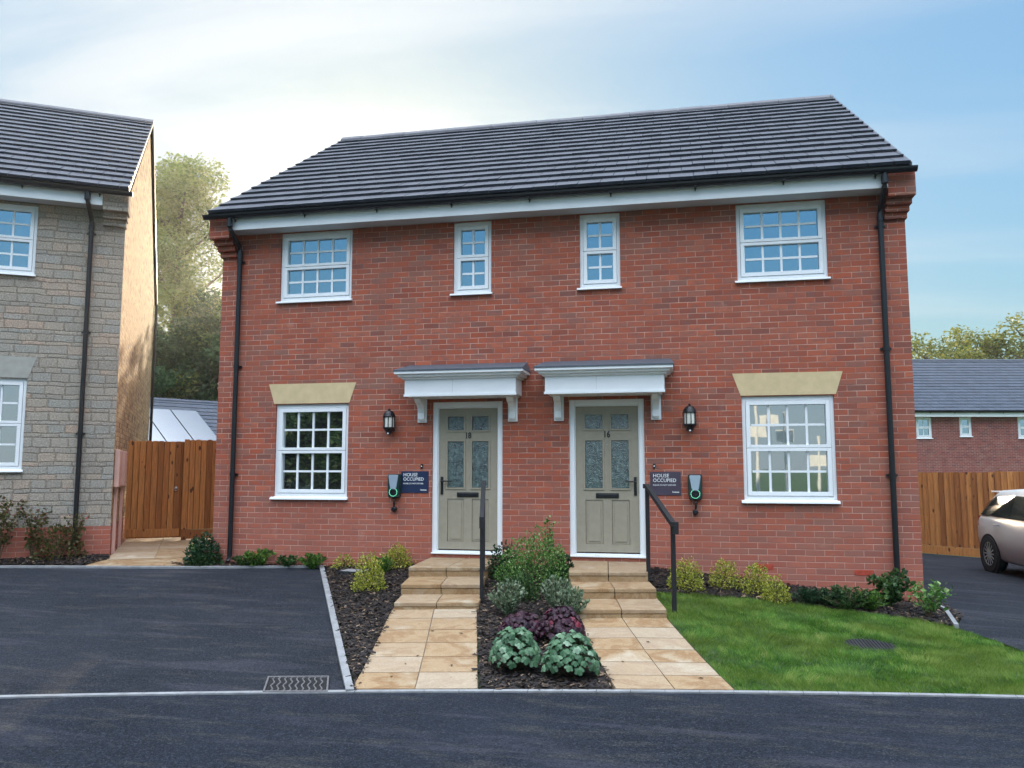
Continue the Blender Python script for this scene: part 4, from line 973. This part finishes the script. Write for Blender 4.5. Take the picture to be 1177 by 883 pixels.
p = at(176, 42); tree((p.x, p.y, -1), 9.6, 3.4, 'dark green broad tree behind the low roof, left side of the gap', T_DARK, 'trees behind the houses', n=430, size=.11, seed=9, nb=26, low=.08, cl=(.45, .8))
p = at(262, 52); tree((p.x, p.y, -1), 14.0, 3.8, 'yellowish tree just left of the brick house eaves, behind the dark tree', T_POP, 'trees behind the houses', n=150, size=.12, seed=15, nb=28, low=.1, cl=(.4, .75))
for i, (u, d, h, r_, lab) in enumerate(((1075, 60, 11.4, 4.2, 'round yellow-green treetop above the far roof, nearest the brick wall'), (1118, 63, 12.4, 3.4, 'yellow-green treetop above the far roof, second from the brick wall'), (1150, 62, 11.9, 3.0, 'sparse yellow-green treetop above the far roof, second from the right edge'), (1185, 60, 12.6, 3.6, 'thin yellow-green treetop above the far roof at the right edge'))):
    p = at(u, d); tree((p.x, p.y, -1.2), h+1.0, r_, lab, T_YEL, 'treetops beyond the far roof', n=70, size=.16, seed=30+i, nb=26, low=.3, cl=(.45, .8))
rng = random.Random(77); c = MB(); c.open = True; cl_ = []  # unseen trees added behind the house to keep sun off car and gable
for k in range(70): cl_.append((Vector((rng.uniform(-12, 7), rng.uniform(31, 37), rng.uniform(0, 9.5))), rng.uniform(1.2, 2.0)))
leaf_cloud(c, cl_, 110, .26, rng); cl_ = []
for k in range(46): cl_.append((Vector((rng.uniform(-21.5, -12), rng.uniform(27, 31), rng.uniform(0, 10.4))), rng.uniform(1.0, 1.7)))
leaf_cloud(c, cl_, 105, .2, rng); tag(c.build('sun_screen_trees', T_DARK), 'dark trees added out of sight behind the brick house to block the sun', 'sun_screen_trees', kind='stuff')
# trees across the road: what the ground-floor windows mirror
for i, (x, y, h) in enumerate(((-12, -26, 5.6), (-17, -29, 6.2), (-22, -30, 6.6), (-27, -27, 6.4), (-8, -33, 5.5))):
    tree((x, y, .8), h, 3.6, ['dark tree across the road mirrored in the left ground-floor window, nearest of five', 'dark tree across the road mirrored in the left window, second from the green', 'dark tree across the road mirrored in the left window, middle of the clump', 'dark tree across the road at the far end of the clump', 'dark tree across the road, furthest back on the green'][i], T_DARK, 'trees across the road', n=420, size=.15, seed=50+i, nb=20, low=.08)
for i, (x, y, h, w) in enumerate(((5.2, -22, 4.2, .05), (6.0, -24, 3.6, .05), (4.6, -20.5, 3.8, .06), (7.2, -23.5, 2.6, .05))):
    t = empty('site_post', (x, y, G(x, y)), 0, ['tall white post on the green, mirrored in the right ground-floor window', 'white post with a crossbar on the green, mirrored in the right window', 'white post nearest the road, mirrored in the right window', 'short white post furthest right on the green, mirrored in the right window'][i], 'post', 'white posts on the green across the road')
    m = MB(); m.tube([(0, 0, -.1), (0, 0, h)], w, 8, .5); m.build('shaft', POSTM, t); m = MB(); m.box(-.35, .35, -.02, .02, h-1.2, h-.75); m.build('panel', POSTM, t)

# ================================================================== shrubs
def shrub(u, v, w, h, label, mat, n=700, size=.03, name='shrub', group=None, seed=0, kind='mound', asp=.42, stems=9, lean=0):
    w *= 1.15; h *= 1.12; n = int(n*1.5)
    """base at picture point (u, v); w, h in metres"""
    rng = random.Random(seed+int(u)); x, y = gp(u, v)
    if abs(x) < 4.9: y = min(y, -.10-w*.12)
    lp = Vector((x, y, 0))-C_STONE; ly = lp.dot(EY)
    if x < -5.2 and lp.dot(EX) < 0 and ly > -.2: q_ = Vector((x, y, 0))+EY*(-.2-ly); x, y = q_.x, q_.y
    z = G(x, y); t = empty(name, (x, y, z), 0, label, 'shrub', group)
    s = MB(); tips = []
    for k in range(stems):
        a = k*2.4+rng.random(); f = rng.uniform(.25, .95); tip = Vector((math.cos(a)*w*.5*f+lean*h, math.sin(a)*w*.5*f, h*(rng.uniform(.75, 1.02) if kind == 'open' else (1-.5*f*f)*.9)))
        s.tube([(0, 0, 0), (tip.x*.35, tip.y*.35, tip.z*.55), tip], [.006, .004, .002], 5, .5); tips.append(tip)
    s.build('stem', TWIG, t)
    m = MB(); m.open = True
    for _ in range(n):
        if kind == 'open':
            tp = rng.choice(tips); f = rng.uniform(.3, 1.05); b = tp*f; b = Vector((b.x*(.6+.4*f), b.y*(.6+.4*f), b.z))+Vector((rng.gauss(0, .02), rng.gauss(0, .02), rng.gauss(0, .02))); out = Vector((rng.gauss(0, 1), rng.gauss(0, 1), rng.gauss(.3, .7)))
        elif kind == 'spike':
            tp = rng.choice(tips); f = rng.random(); b = tp*f+Vector((rng.gauss(0, .012), rng.gauss(0, .012), 0)); out = Vector((tp.x, tp.y, .25)).normalized()+Vector((rng.gauss(0, .6), rng.gauss(0, .6), rng.gauss(.2, .5)))
        else:
            while True:
                d = Vector((rng.uniform(-1, 1), rng.uniform(-1, 1), rng.uniform(0, 1)))
                if .35 < d.length < 1: break
            lump = 1+.28*noise.noise(d*2.3+Vector((seed*3.1+u, 0, 0)))
            b = Vector((d.x*w*.5*lump+lean*d.z*h, d.y*w*.5*lump, d.z*h*lump)); out = d+Vector((rng.gauss(0, .5), rng.gauss(0, .5), rng.gauss(.25, .4)))
        out.normalize(); L = size*rng.uniform(.6, 1.3); sd = out.cross(Vector((rng.gauss(0, 1), rng.gauss(0, 1), rng.gauss(0, 1)))).normalized(); nn = out.cross(sd)
        r_ = min(1, max(0, rng.gauss(.5, .28))); wd = L*asp
        p0, p1, p2, p3, c = b, b+out*L*.5+sd*wd, b+out*L*1.15, b+out*L*.5-sd*wd, b+out*L*.5-nn*wd*.35
        m.face([p0, p1, p2, c], r_); m.face([p0, c, p2, p3], r_)
    m.build('foliage', mat, t); return t
def lobed(u, v, w, h, label, mat, n=46, size=.05, group=None, seed=0):
    rng = random.Random(seed); x, y = gp(u, v); z = G(x, y); t = empty('heuchera_plant', (x, y, z), 0, label, 'plant', group)
    s = MB(); m = MB(); m.open = True
    for k in range(n):
        f = math.sqrt((k+.5)/n); a = k*2.399; d = Vector((math.cos(a)*f, math.sin(a)*f, math.sqrt(max(0, 1-f*f*.95)))); b = Vector((d.x*w*.5, d.y*w*.5, d.z*h*rng.uniform(.82, 1.05)+.01))
        s.tube([(0, 0, 0), b*.6+Vector((0, 0, .01)), b], [.003, .003, .002], 4, .5)
        nrm = (Vector((d.x*.8, d.y*.8, d.z*.7+.25))+Vector((rng.gauss(0, .22), rng.gauss(0, .22), 0))).normalized(); out = Vector((d.x, d.y, -.2)).normalized(); out = (out-nrm*out.dot(nrm)).normalized(); sd = nrm.cross(out)
        L = size*rng.uniform(.75, 1.25); r_ = min(1, max(0, rng.gauss(.5, .25))); ring = []
        for q in range(20):
            th = q*2*math.pi/20; rr = L*(.74+.30*abs(math.cos(th*2.5)))*(1-.45*max(0, -math.cos(th))**6); zc = -.22*L*(rr/L)**2+.05*L*math.cos(th*7)
            ring.append(b+out*rr*math.cos(th)+sd*rr*math.sin(th)+nrm*zc)
        for q in range(20): m.face([b+nrm*.012, ring[q], ring[(q+1) % 20]], min(1, max(0, r_+rng.uniform(-.05, .05))))
    s.build('stem', TWIG, t); m.build('foliage', mat, t); return t
SH = [
 (8, 640, .60, .80, 'straggly dark shrub in front of the stone house at the left edge', L_BROWN, 260, .05, 'open', 7),
 (40, 641, .5, .72, 'thin shrub with dark upright shoots before the stone wall, second from the left edge', L_BROWN, 190, .05, 'open', 6),
 (66, 643, .62, .45, 'bushy bronze-green shrub beside the stone house downpipe', L_BROWN, 650, .04, 'mound', 9),
 (93, 636, .34, .62, 'slender shrub in front of the foot of the stone house downpipe', L_BROWN, 120, .045, 'open', 6),
 (228, 645, .42, .22, 'small pale-leaved shrub beside the gap path', L_VAR, 170, .045, 'open', 9),
 (268, 642, .42, .40, 'dark glossy shrub at the foot of the left downpipe of the brick house', L_DARK, 520, .045, 'mound', 9),
 (252, 646, .4, .16, 'low sprawling shrub left of the dark glossy shrub', L_GREEN, 240, .035, 'mound', 6),
 (315, 647, .50, .23, 'bright green low shrub under the left ground-floor window', L_LIME, 420, .045, 'spike', 26),
 (378, 648, .46, .20, 'low green shrub between the window shrub and the golden bush', L_LIME, 380, .04, 'spike', 24),
 (424, 679, .36, .40, 'golden variegated bush in the mulch left of the steps, nearer the parking kerb', L_YELL, 1100, .022, 'mound', 9),
 (456, 653, .40, .26, 'yellow-green bush right against the steps to door 18', L_YELL, 900, .022, 'mound', 9),
 (404, 650, .30, .16, 'little yellow-green bush against the wall left of the steps', L_YELL, 260, .022, 'mound', 9),
 (292, 648, .40, .14, 'sprawling mid-green ground plant between the left downpipe and the bright green shrub', L_GREEN, 420, .035, 'spike', 20),
 (346, 648, .36, .16, 'small dull green plant between the two bright green shrubs under the window', L_GREEN, 360, .035, 'spike', 18),
 (440, 660, .30, .22, 'small yellow-green bush between the two golden bushes left of the steps', L_LIME, 420, .03, 'spike', 20),
 (597, 690, .40, .26, 'low mid-green shrub filling the centre of the middle bed', L_GREEN, 700, .03, 'mound', 9),
 (955, 698, .44, .20, 'low dark shrub between the two ground shrubs of the right bed', L_DARK, 700, .028, 'spike', 26),
 (1000, 703, .44, .22, 'bright green low shrub left of the broad-leaved shrub in the right bed', L_LIME, 500, .035, 'spike', 24),
 (612, 672, .78, .55, 'tall variegated shrub at the top of the bed between the two doors', L_VAR, 2600, .026, 'mound', 16),
 (578, 664, .36, .36, 'dark green shrub at the upper left of the middle bed', L_DARK, 500, .035, 'mound', 9),
 (646, 668, .30, .30, 'dark green shrub at the upper right of the middle bed', L_DARK, 420, .035, 'mound', 9),
 (584, 708, .38, .36, 'grey-green bushy shrub on the left of the middle bed', L_GREY, 950, .03, 'spike', 34),
 (640, 708, .34, .40, 'grey-green bushy shrub in the centre of the middle bed', L_GREY, 950, .03, 'spike', 34),
 (657, 714, .34, .34, 'grey-green bushy shrub against the steps of door 16', L_GREY, 900, .03, 'spike', 34),
 (789, 678, .38, .32, 'golden variegated bush nearest the handrail of door 16', L_YELL, 900, .022, 'mound', 9),
 (833, 676, .32, .30, 'small golden bush in the right bed, second from the handrail', L_YELL, 700, .022, 'mound', 9),
 (870, 684, .34, .32, 'golden bush below the first airbrick, third from the handrail', L_YELL, 750, .022, 'mound', 9),
 (892, 693, .26, .26, 'small golden bush at the lawn edge, fourth from the handrail', L_YELL, 600, .022, 'mound', 9),
 (932, 696, .42, .18, 'dark low green shrub right of the golden bushes', L_DARK, 700, .03, 'spike', 26),
 (975, 702, .66, .26, 'spreading dark green ground shrub under the second airbrick', L_GREEN, 1500, .026, 'spike', 40),
 (1024, 700, .42, .36, 'broad-leaved green shrub at the foot of the right downpipe', L_GREEN, 260, .07, 'open', 12),
 (1068, 712, .50, .32, 'straggly shrub with yellow-tipped shoots at the right house corner', L_VAR, 240, .045, 'open', 12),
]
for u_, v_, w_, h_, lab, mat, n_, sz, kd, st in SH:
    shrub(u_, v_, w_, h_, lab, mat, n_, sz, seed=int(u_*7), kind=kd, stems=st, group='shrubs planted along the house fronts', lean=.12 if u_ == 612 else 0)
shrub(632, 664, .10, .62, 'thin tall shoot rising from the middle bed shrub', L_VAR, 160, .03, seed=3, kind='open', stems=4, group='shrubs planted along the house fronts')
lobed(592, 772, .42, .34, 'blue-green lobed-leaf plant at the front left of the middle bed', L_HEU, 120, .038, 'lobed-leaf plants in the middle bed', 1)
lobed(656, 779, .46, .34, 'blue-green lobed-leaf plant at the front right of the middle bed', L_HEU, 125, .038, 'lobed-leaf plants in the middle bed', 2)
lobed(601, 736, .46, .24, 'purple lobed-leaf plant behind the left blue-green plant', L_PURP, 110, .036, 'lobed-leaf plants in the middle bed', 3)
lobed(645, 738, .44, .30, 'purple lobed-leaf plant behind the right blue-green plant', L_PURP, 115, .036, 'lobed-leaf plants in the middle bed', 4)

# ================================================================== car
def car(loc, rz):
    t = empty('parked_car', loc, rz, 'silver hatchback parked on the right-hand driveway in front of the fence', 'car')
    # local: length along +x (front), rear at -2.05; side at +-y
    ST = [  # x, half width at sill, belt, z sill, z belt, roof half width, roof z
        (-2.05, .60, .66, .42, .82, .50, .86), (-2.00, .74, .80, .28, .90, .56, 1.02), (-1.80, .82, .86, .24, .97, .60, 1.32), (-1.45, .85, .875, .22, .96, .62, 1.46), (-.7, .86, .88, .20, .94, .64, 1.50),
        (.1, .86, .88, .20, .93, .63, 1.48), (.65, .86, .875, .20, .92, .60, 1.30), (1.15, .85, .865, .22, .90, .62, .97), (1.65, .82, .83, .24, .80, .60, .84), (1.98, .70, .72, .30, .66, .5, .68), (2.06, .58, .6, .38, .58, .4, .59)]
    m = MB(); rings = []
    for x, ws, wb, zs, zb, wr, zr in ST:
        b = len(m.v); zm = (zs+zb)/2
        pr = [(0, zs), (ws*.9, zs), (ws, zs+.06), (wb+.01, zm), (wb, zb-.04), (wb-.03, zb), (wr+.05, zr-.07), (wr-.04, zr-.01), (0, zr+.01)]
        for y, z in pr: m.v.append((x, y, z))
        for y, z in reversed(pr[1:-1]): m.v.append((x, -y, z))
        rings.append(b)
    n = 16
    for a, b in zip(rings, rings[1:]):
        for k in range(n): m.f.append((a+k, a+(k+1) % n, b+(k+1) % n, b+k)); m.r.append(.5); m.m.append(0)
    m.f.append(tuple(rings[0]+k for k in range(n))); m.f.append(tuple(rings[-1]+k for k in reversed(range(n)))); m.r += [.5, .5]; m.m += [0, 0]
    body = m.build('body', CARP, t, smooth=True)
    def belt(i, s, f): x, ws, wb, zs, zb, wr, zr = ST[i]; y0, z0, y1, z1 = wb-.03, zb, wr+.05, zr-.07; return (x, s*(y0+(y1-y0)*f+.008), z0+(z1-z0)*f)
    for s in (-1, 1):
        for i0, i1 in ((2, 3), (3, 4), (4, 5), (5, 6)):
            g = MB(); e = .0; A, B, C_, D_ = Vector(belt(i0, s, .08)), Vector(belt(i1, s, .08)), Vector(belt(i1, s, .9)), Vector(belt(i0, s, .9))
            k = .03; c = (A+B+C_+D_)/4; q = [p+(c-p)*k for p in (A, B, C_, D_)]; o = Vector((0, s*.012, 0))
            g.hexa([p for p in q]+[p+o for p in q]); g.build('side_window', CARG, t)
        h = MB(); 
        for x in (-1.15, -.1): h.tube([(x, s*.885, .84), (x+.03, s*.915, .845), (x+.15, s*.915, .85), (x+.18, s*.885, .85)], .014, 6, .5)
        h.build('door_handle', ALLOY, t)
        l = MB(); l.hexa([(-2.03, s*.60, .80), (-1.86, s*.855, .80), (-1.82, s*.85, .80), (-2.0, s*.58, .80), (-2.02, s*.60, .96), (-1.86, s*.842, .98), (-1.82, s*.83, .98), (-1.98, s*.56, .96)]); l.build('tail_light', REDL, t)
        mi = MB(); mi.box(.60, .78, s*.90 if s > 0 else -1.06, 1.06 if s > 0 else -.90, .93, 1.05); mi.build('wing_mirror', CARP, t, bevel=.03)
        for x in (-1.42, 1.28):
            a = MB(); a.lathe([(.365, 0), (.365, s*.05)], (x, s*.838, .31), 28, 'y'); a.build('wheel_arch', VOID, t)
            w = MB(); w.lathe([(.20, 0), (.31, 0), (.322, s*.03), (.322, s*.17), (.31, s*.20), (.215, s*.205), (.20, s*.18)], (x, s*.70, .32), 32, 'y'); wh = w.build('wheel', RUBBER, t, smooth=False)
            r = MB(); y0, y1 = (s*.875, s*.893)
            r.lathe([(.198, 0), (.213, 0), (.213, s*.02), (.198, s*.02), (.198, 0)], (x, y0, .32), 32, 'y', caps=False); r.lathe([(.05, 0), (.05, s*.02)], (x, y0, .32), 12, 'y')
            for k in range(14):
                a_ = k*2*math.pi/14; c_, d_ = math.cos(a_), math.sin(a_); q = [(x+c_*rr-d_*ww, .32+d_*rr+c_*ww) for rr, ww in ((.05, -.012), (.205, -.010), (.205, .010), (.05, .012))]
                r.hexa([(p[0], y0, p[1]) for p in q]+[(p[0], y1, p[1]) for p in q])
            r.build('rim', ALLOY, wh)
    rw = MB(); rw.hexa([(-2.035, -.5, .93), (-1.99, -.5, .93), (-1.99, .5, .93), (-2.035, .5, .93), (-1.86, -.48, 1.28), (-1.80, -.48, 1.28), (-1.80, .48, 1.28), (-1.86, .48, 1.28)]); rw.build('rear_window', CARG, t)
    ws_ = MB()
    for (xa, za, ya), (xb, zb2_, yb_) in (((.20, 1.482, .55), (.65, 1.328, .56)), ((.65, 1.328, .56), (1.12, 1.003, .58))):
        ws_.hexa([(xa, -ya, za-.03), (xb, -yb_, zb2_-.03), (xb, yb_, zb2_-.03), (xa, ya, za-.03), (xa, -ya, za+.004), (xb, -yb_, zb2_+.004), (xb, yb_, zb2_+.004), (xa, ya, za+.004)])
    ws_.build('windscreen', CARG, t)
    for s in (-1, 1):
        hl = MB(); hl.hexa([(1.80, s*.55, .58), (2.02, s*.50, .58), (1.90, s*.745, .58), (1.70, s*.80, .58), (1.80, s*.55, .73), (1.99, s*.48, .70), (1.86, s*.72, .72), (1.68, s*.80, .74)]); hl.build('headlight', LAMPW, t)
    sp = MB(); sp.box(-1.98, -1.62, -.55, .55, 1.40, 1.43); sp.build('spoiler', CARP, t, bevel=.012)
    return t
rz = math.atan2(-.995, .10)
cx, cy = 7.43, 5.75
car((cx+.86*math.sin(-rz)*-1*0+.88+.14*0, cy-1.42, G(8.4, 4.3)+.002), rz)

# ------------------------------------------------------------------ air
hz = MB(); hz.box(-110, 110, -60, 110, -12, 24); ho = hz.build('haze', simple('unused', (1, 1, 1))); ho['kind'] = 'stuff'
hm = bpy.data.materials.new('haze_air'); hm.use_nodes = True; hn = hm.node_tree; hn.nodes.remove(hn.nodes['Principled BSDF'])
pv = hn.nodes.new('ShaderNodeVolumePrincipled'); pv.inputs['Color'].default_value = (.95, .95, .92, 1); pv.inputs['Density'].default_value = .0007; pv.inputs['Anisotropy'].default_value = .80
hn.links.new(pv.outputs[0], hn.nodes['Material Output'].inputs['Volume']); ho.data.materials.clear(); ho.data.materials.append(hm)
# ------------------------------------------------------------------ sky, sun, view
SUN_AZ, SUN_EL = R(21.4), R(14.3)            # azimuth measured from +Y towards -X
sd = Vector((-math.sin(SUN_AZ)*math.cos(SUN_EL), math.cos(SUN_AZ)*math.cos(SUN_EL), math.sin(SUN_EL)))
sl_ = bpy.data.lights.new('sun', 'SUN'); sl_.energy = 3.0; sl_.angle = R(.5); sl_.color = (1.0, .80, .55)
so = bpy.data.objects.new('sun', sl_); COL.objects.link(so); so.rotation_euler = (-sd).to_track_quat('-Z', 'Y').to_euler()
w = bpy.data.worlds.new('World'); scene.world = w; w.use_nodes = True; nt = w.node_tree; N = nt.nodes; Lk = nt.links
bg = N['Background']; sky = N.new('ShaderNodeTexSky'); sky.sky_type = 'NISHITA'; sky.sun_disc = False; sky.sun_elevation = SUN_EL; sky.sun_rotation = -SUN_AZ
sky.air_density = 1.0; sky.dust_density = .6; sky.ozone_density = 2.2; sky.altitude = 50
tc = N.new('ShaderNodeTexCoord'); 
def wm(op, a, b=None):
    n = N.new('ShaderNodeMath'); n.operation = op
    for i, v in enumerate((a, b)):
        if v is None: continue
        if isinstance(v, (int, float)): n.inputs[i].default_value = v
        else: Lk.new(v, n.inputs[i])
    return n.outputs[0]
sp = N.new('ShaderNodeSeparateXYZ'); Lk.new(tc.outputs['Generated'], sp.inputs[0]); X_, Y_, Z_ = sp.outputs
zi = wm('MAXIMUM', wm('ADD', Z_, .12), .02)
cb = N.new('ShaderNodeCombineXYZ'); Lk.new(wm('DIVIDE', X_, zi), cb.inputs[0]); Lk.new(wm('DIVIDE', Y_, zi), cb.inputs[1])
mp = N.new('ShaderNodeMapping'); Lk.new(cb.outputs[0], mp.inputs[0]); mp.inputs['Rotation'].default_value = (0, 0, R(-58)); mp.inputs['Scale'].default_value = (.45, 1.9, 1)
nz = N.new('ShaderNodeTexNoise'); Lk.new(mp.outputs[0], nz.inputs[0]); nz.inputs['Scale'].default_value = 1.1; nz.inputs['Detail'].default_value = 7; nz.inputs['Roughness'].default_value = .5; nz.inputs['Distortion'].default_value = .5
# veil thickens towards the sun's side of the sky
dt = N.new('ShaderNodeVectorMath'); dt.operation = 'DOT_PRODUCT'; Lk.new(tc.outputs['Generated'], dt.inputs[0]); dt.inputs[1].default_value = Vector((-math.sin(R(38)), math.cos(R(38)), .18)).normalized()
def mr(v, a, b, c, d, sm=True):
    n = N.new('ShaderNodeMapRange'); n.interpolation_type = 'SMOOTHSTEP' if sm else 'LINEAR'; Lk.new(v, n.inputs[0])
    for i, q in enumerate((a, b, c, d)): n.inputs[i+1].default_value = q
    return n.outputs[0]
veil = mr(dt.outputs['Value'], .70, .98, 0, 1); cir = mr(nz.outputs[0], .40, .64, 0, 1)
fac = wm('ADD', wm('MULTIPLY', cir, wm('ADD', wm('MULTIPLY', veil, .50), mr(dt.outputs['Value'], .25, .80, 0, .32))), wm('MULTIPLY', veil, .16)); fac = wm('MINIMUM', fac, .92)
fac = wm('MULTIPLY', fac, mr(Z_, -.02, .1, 0, 1))
mxs = N.new('ShaderNodeMix'); mxs.data_type = 'RGBA'; Lk.new(fac, mxs.inputs[0]); 
def vm(op, a, b):
    n = N.new('ShaderNodeVectorMath'); n.operation = op
    for i, v in enumerate((a, b)):
        if isinstance(v, tuple): n.inputs[i].default_value = v
        else: Lk.new(v, n.inputs[i])
    return n.outputs[0]
lum = N.new('ShaderNodeVectorMath'); lum.operation = 'DOT_PRODUCT'; Lk.new(sky.outputs[0], lum.inputs[0]); lum.inputs[1].default_value = (.22, .70, .08)
den = wm('ADD', wm('MULTIPLY', lum.outputs['Value'], .64), 1.0)
cbd = N.new('ShaderNodeCombineXYZ')
for i in range(3): Lk.new(den, cbd.inputs[i])
thin = vm('DIVIDE', vm('MULTIPLY', sky.outputs[0], (1.62, 1.97, 1.93)), cbd.outputs[0])
Lk.new(thin, mxs.inputs[6]); mxs.inputs[7].default_value = (3.05, 3.32, 3.55, 1)
# pale haze low in the sky opposite the sun
hv = wm('MULTIPLY', mr(Z_, .02, .30, .7, 0), mr(Y_, -.3, .2, 1, 0))
mx3 = N.new('ShaderNodeMix'); mx3.data_type = 'RGBA'; Lk.new(hv, mx3.inputs[0]); Lk.new(mxs.outputs[2], mx3.inputs[6]); mx3.inputs[7].default_value = (3.0, 3.5, 3.9, 1); mxs = mx3
# bright bank added overhead and behind the viewer to light the house fronts
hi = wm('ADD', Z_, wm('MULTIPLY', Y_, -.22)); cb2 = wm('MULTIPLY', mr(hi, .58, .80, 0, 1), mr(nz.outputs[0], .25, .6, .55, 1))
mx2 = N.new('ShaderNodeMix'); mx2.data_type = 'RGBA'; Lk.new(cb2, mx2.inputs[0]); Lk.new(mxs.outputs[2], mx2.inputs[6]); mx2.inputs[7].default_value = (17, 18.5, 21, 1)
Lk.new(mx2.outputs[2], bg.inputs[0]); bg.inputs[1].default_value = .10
vs = scene.view_settings; vs.view_transform = 'Standard'; vs.look = 'None'; vs.exposure = 1.42; vs.gamma = 1; vs.use_curve_mapping = False
scene.render.engine = 'CYCLES'; scene.cycles.max_bounces = 4; scene.cycles.diffuse_bounces = 2; scene.cycles.glossy_bounces = 3; scene.cycles.transmission_bounces = 2; scene.render.resolution_x = 1024; scene.render.resolution_y = 768
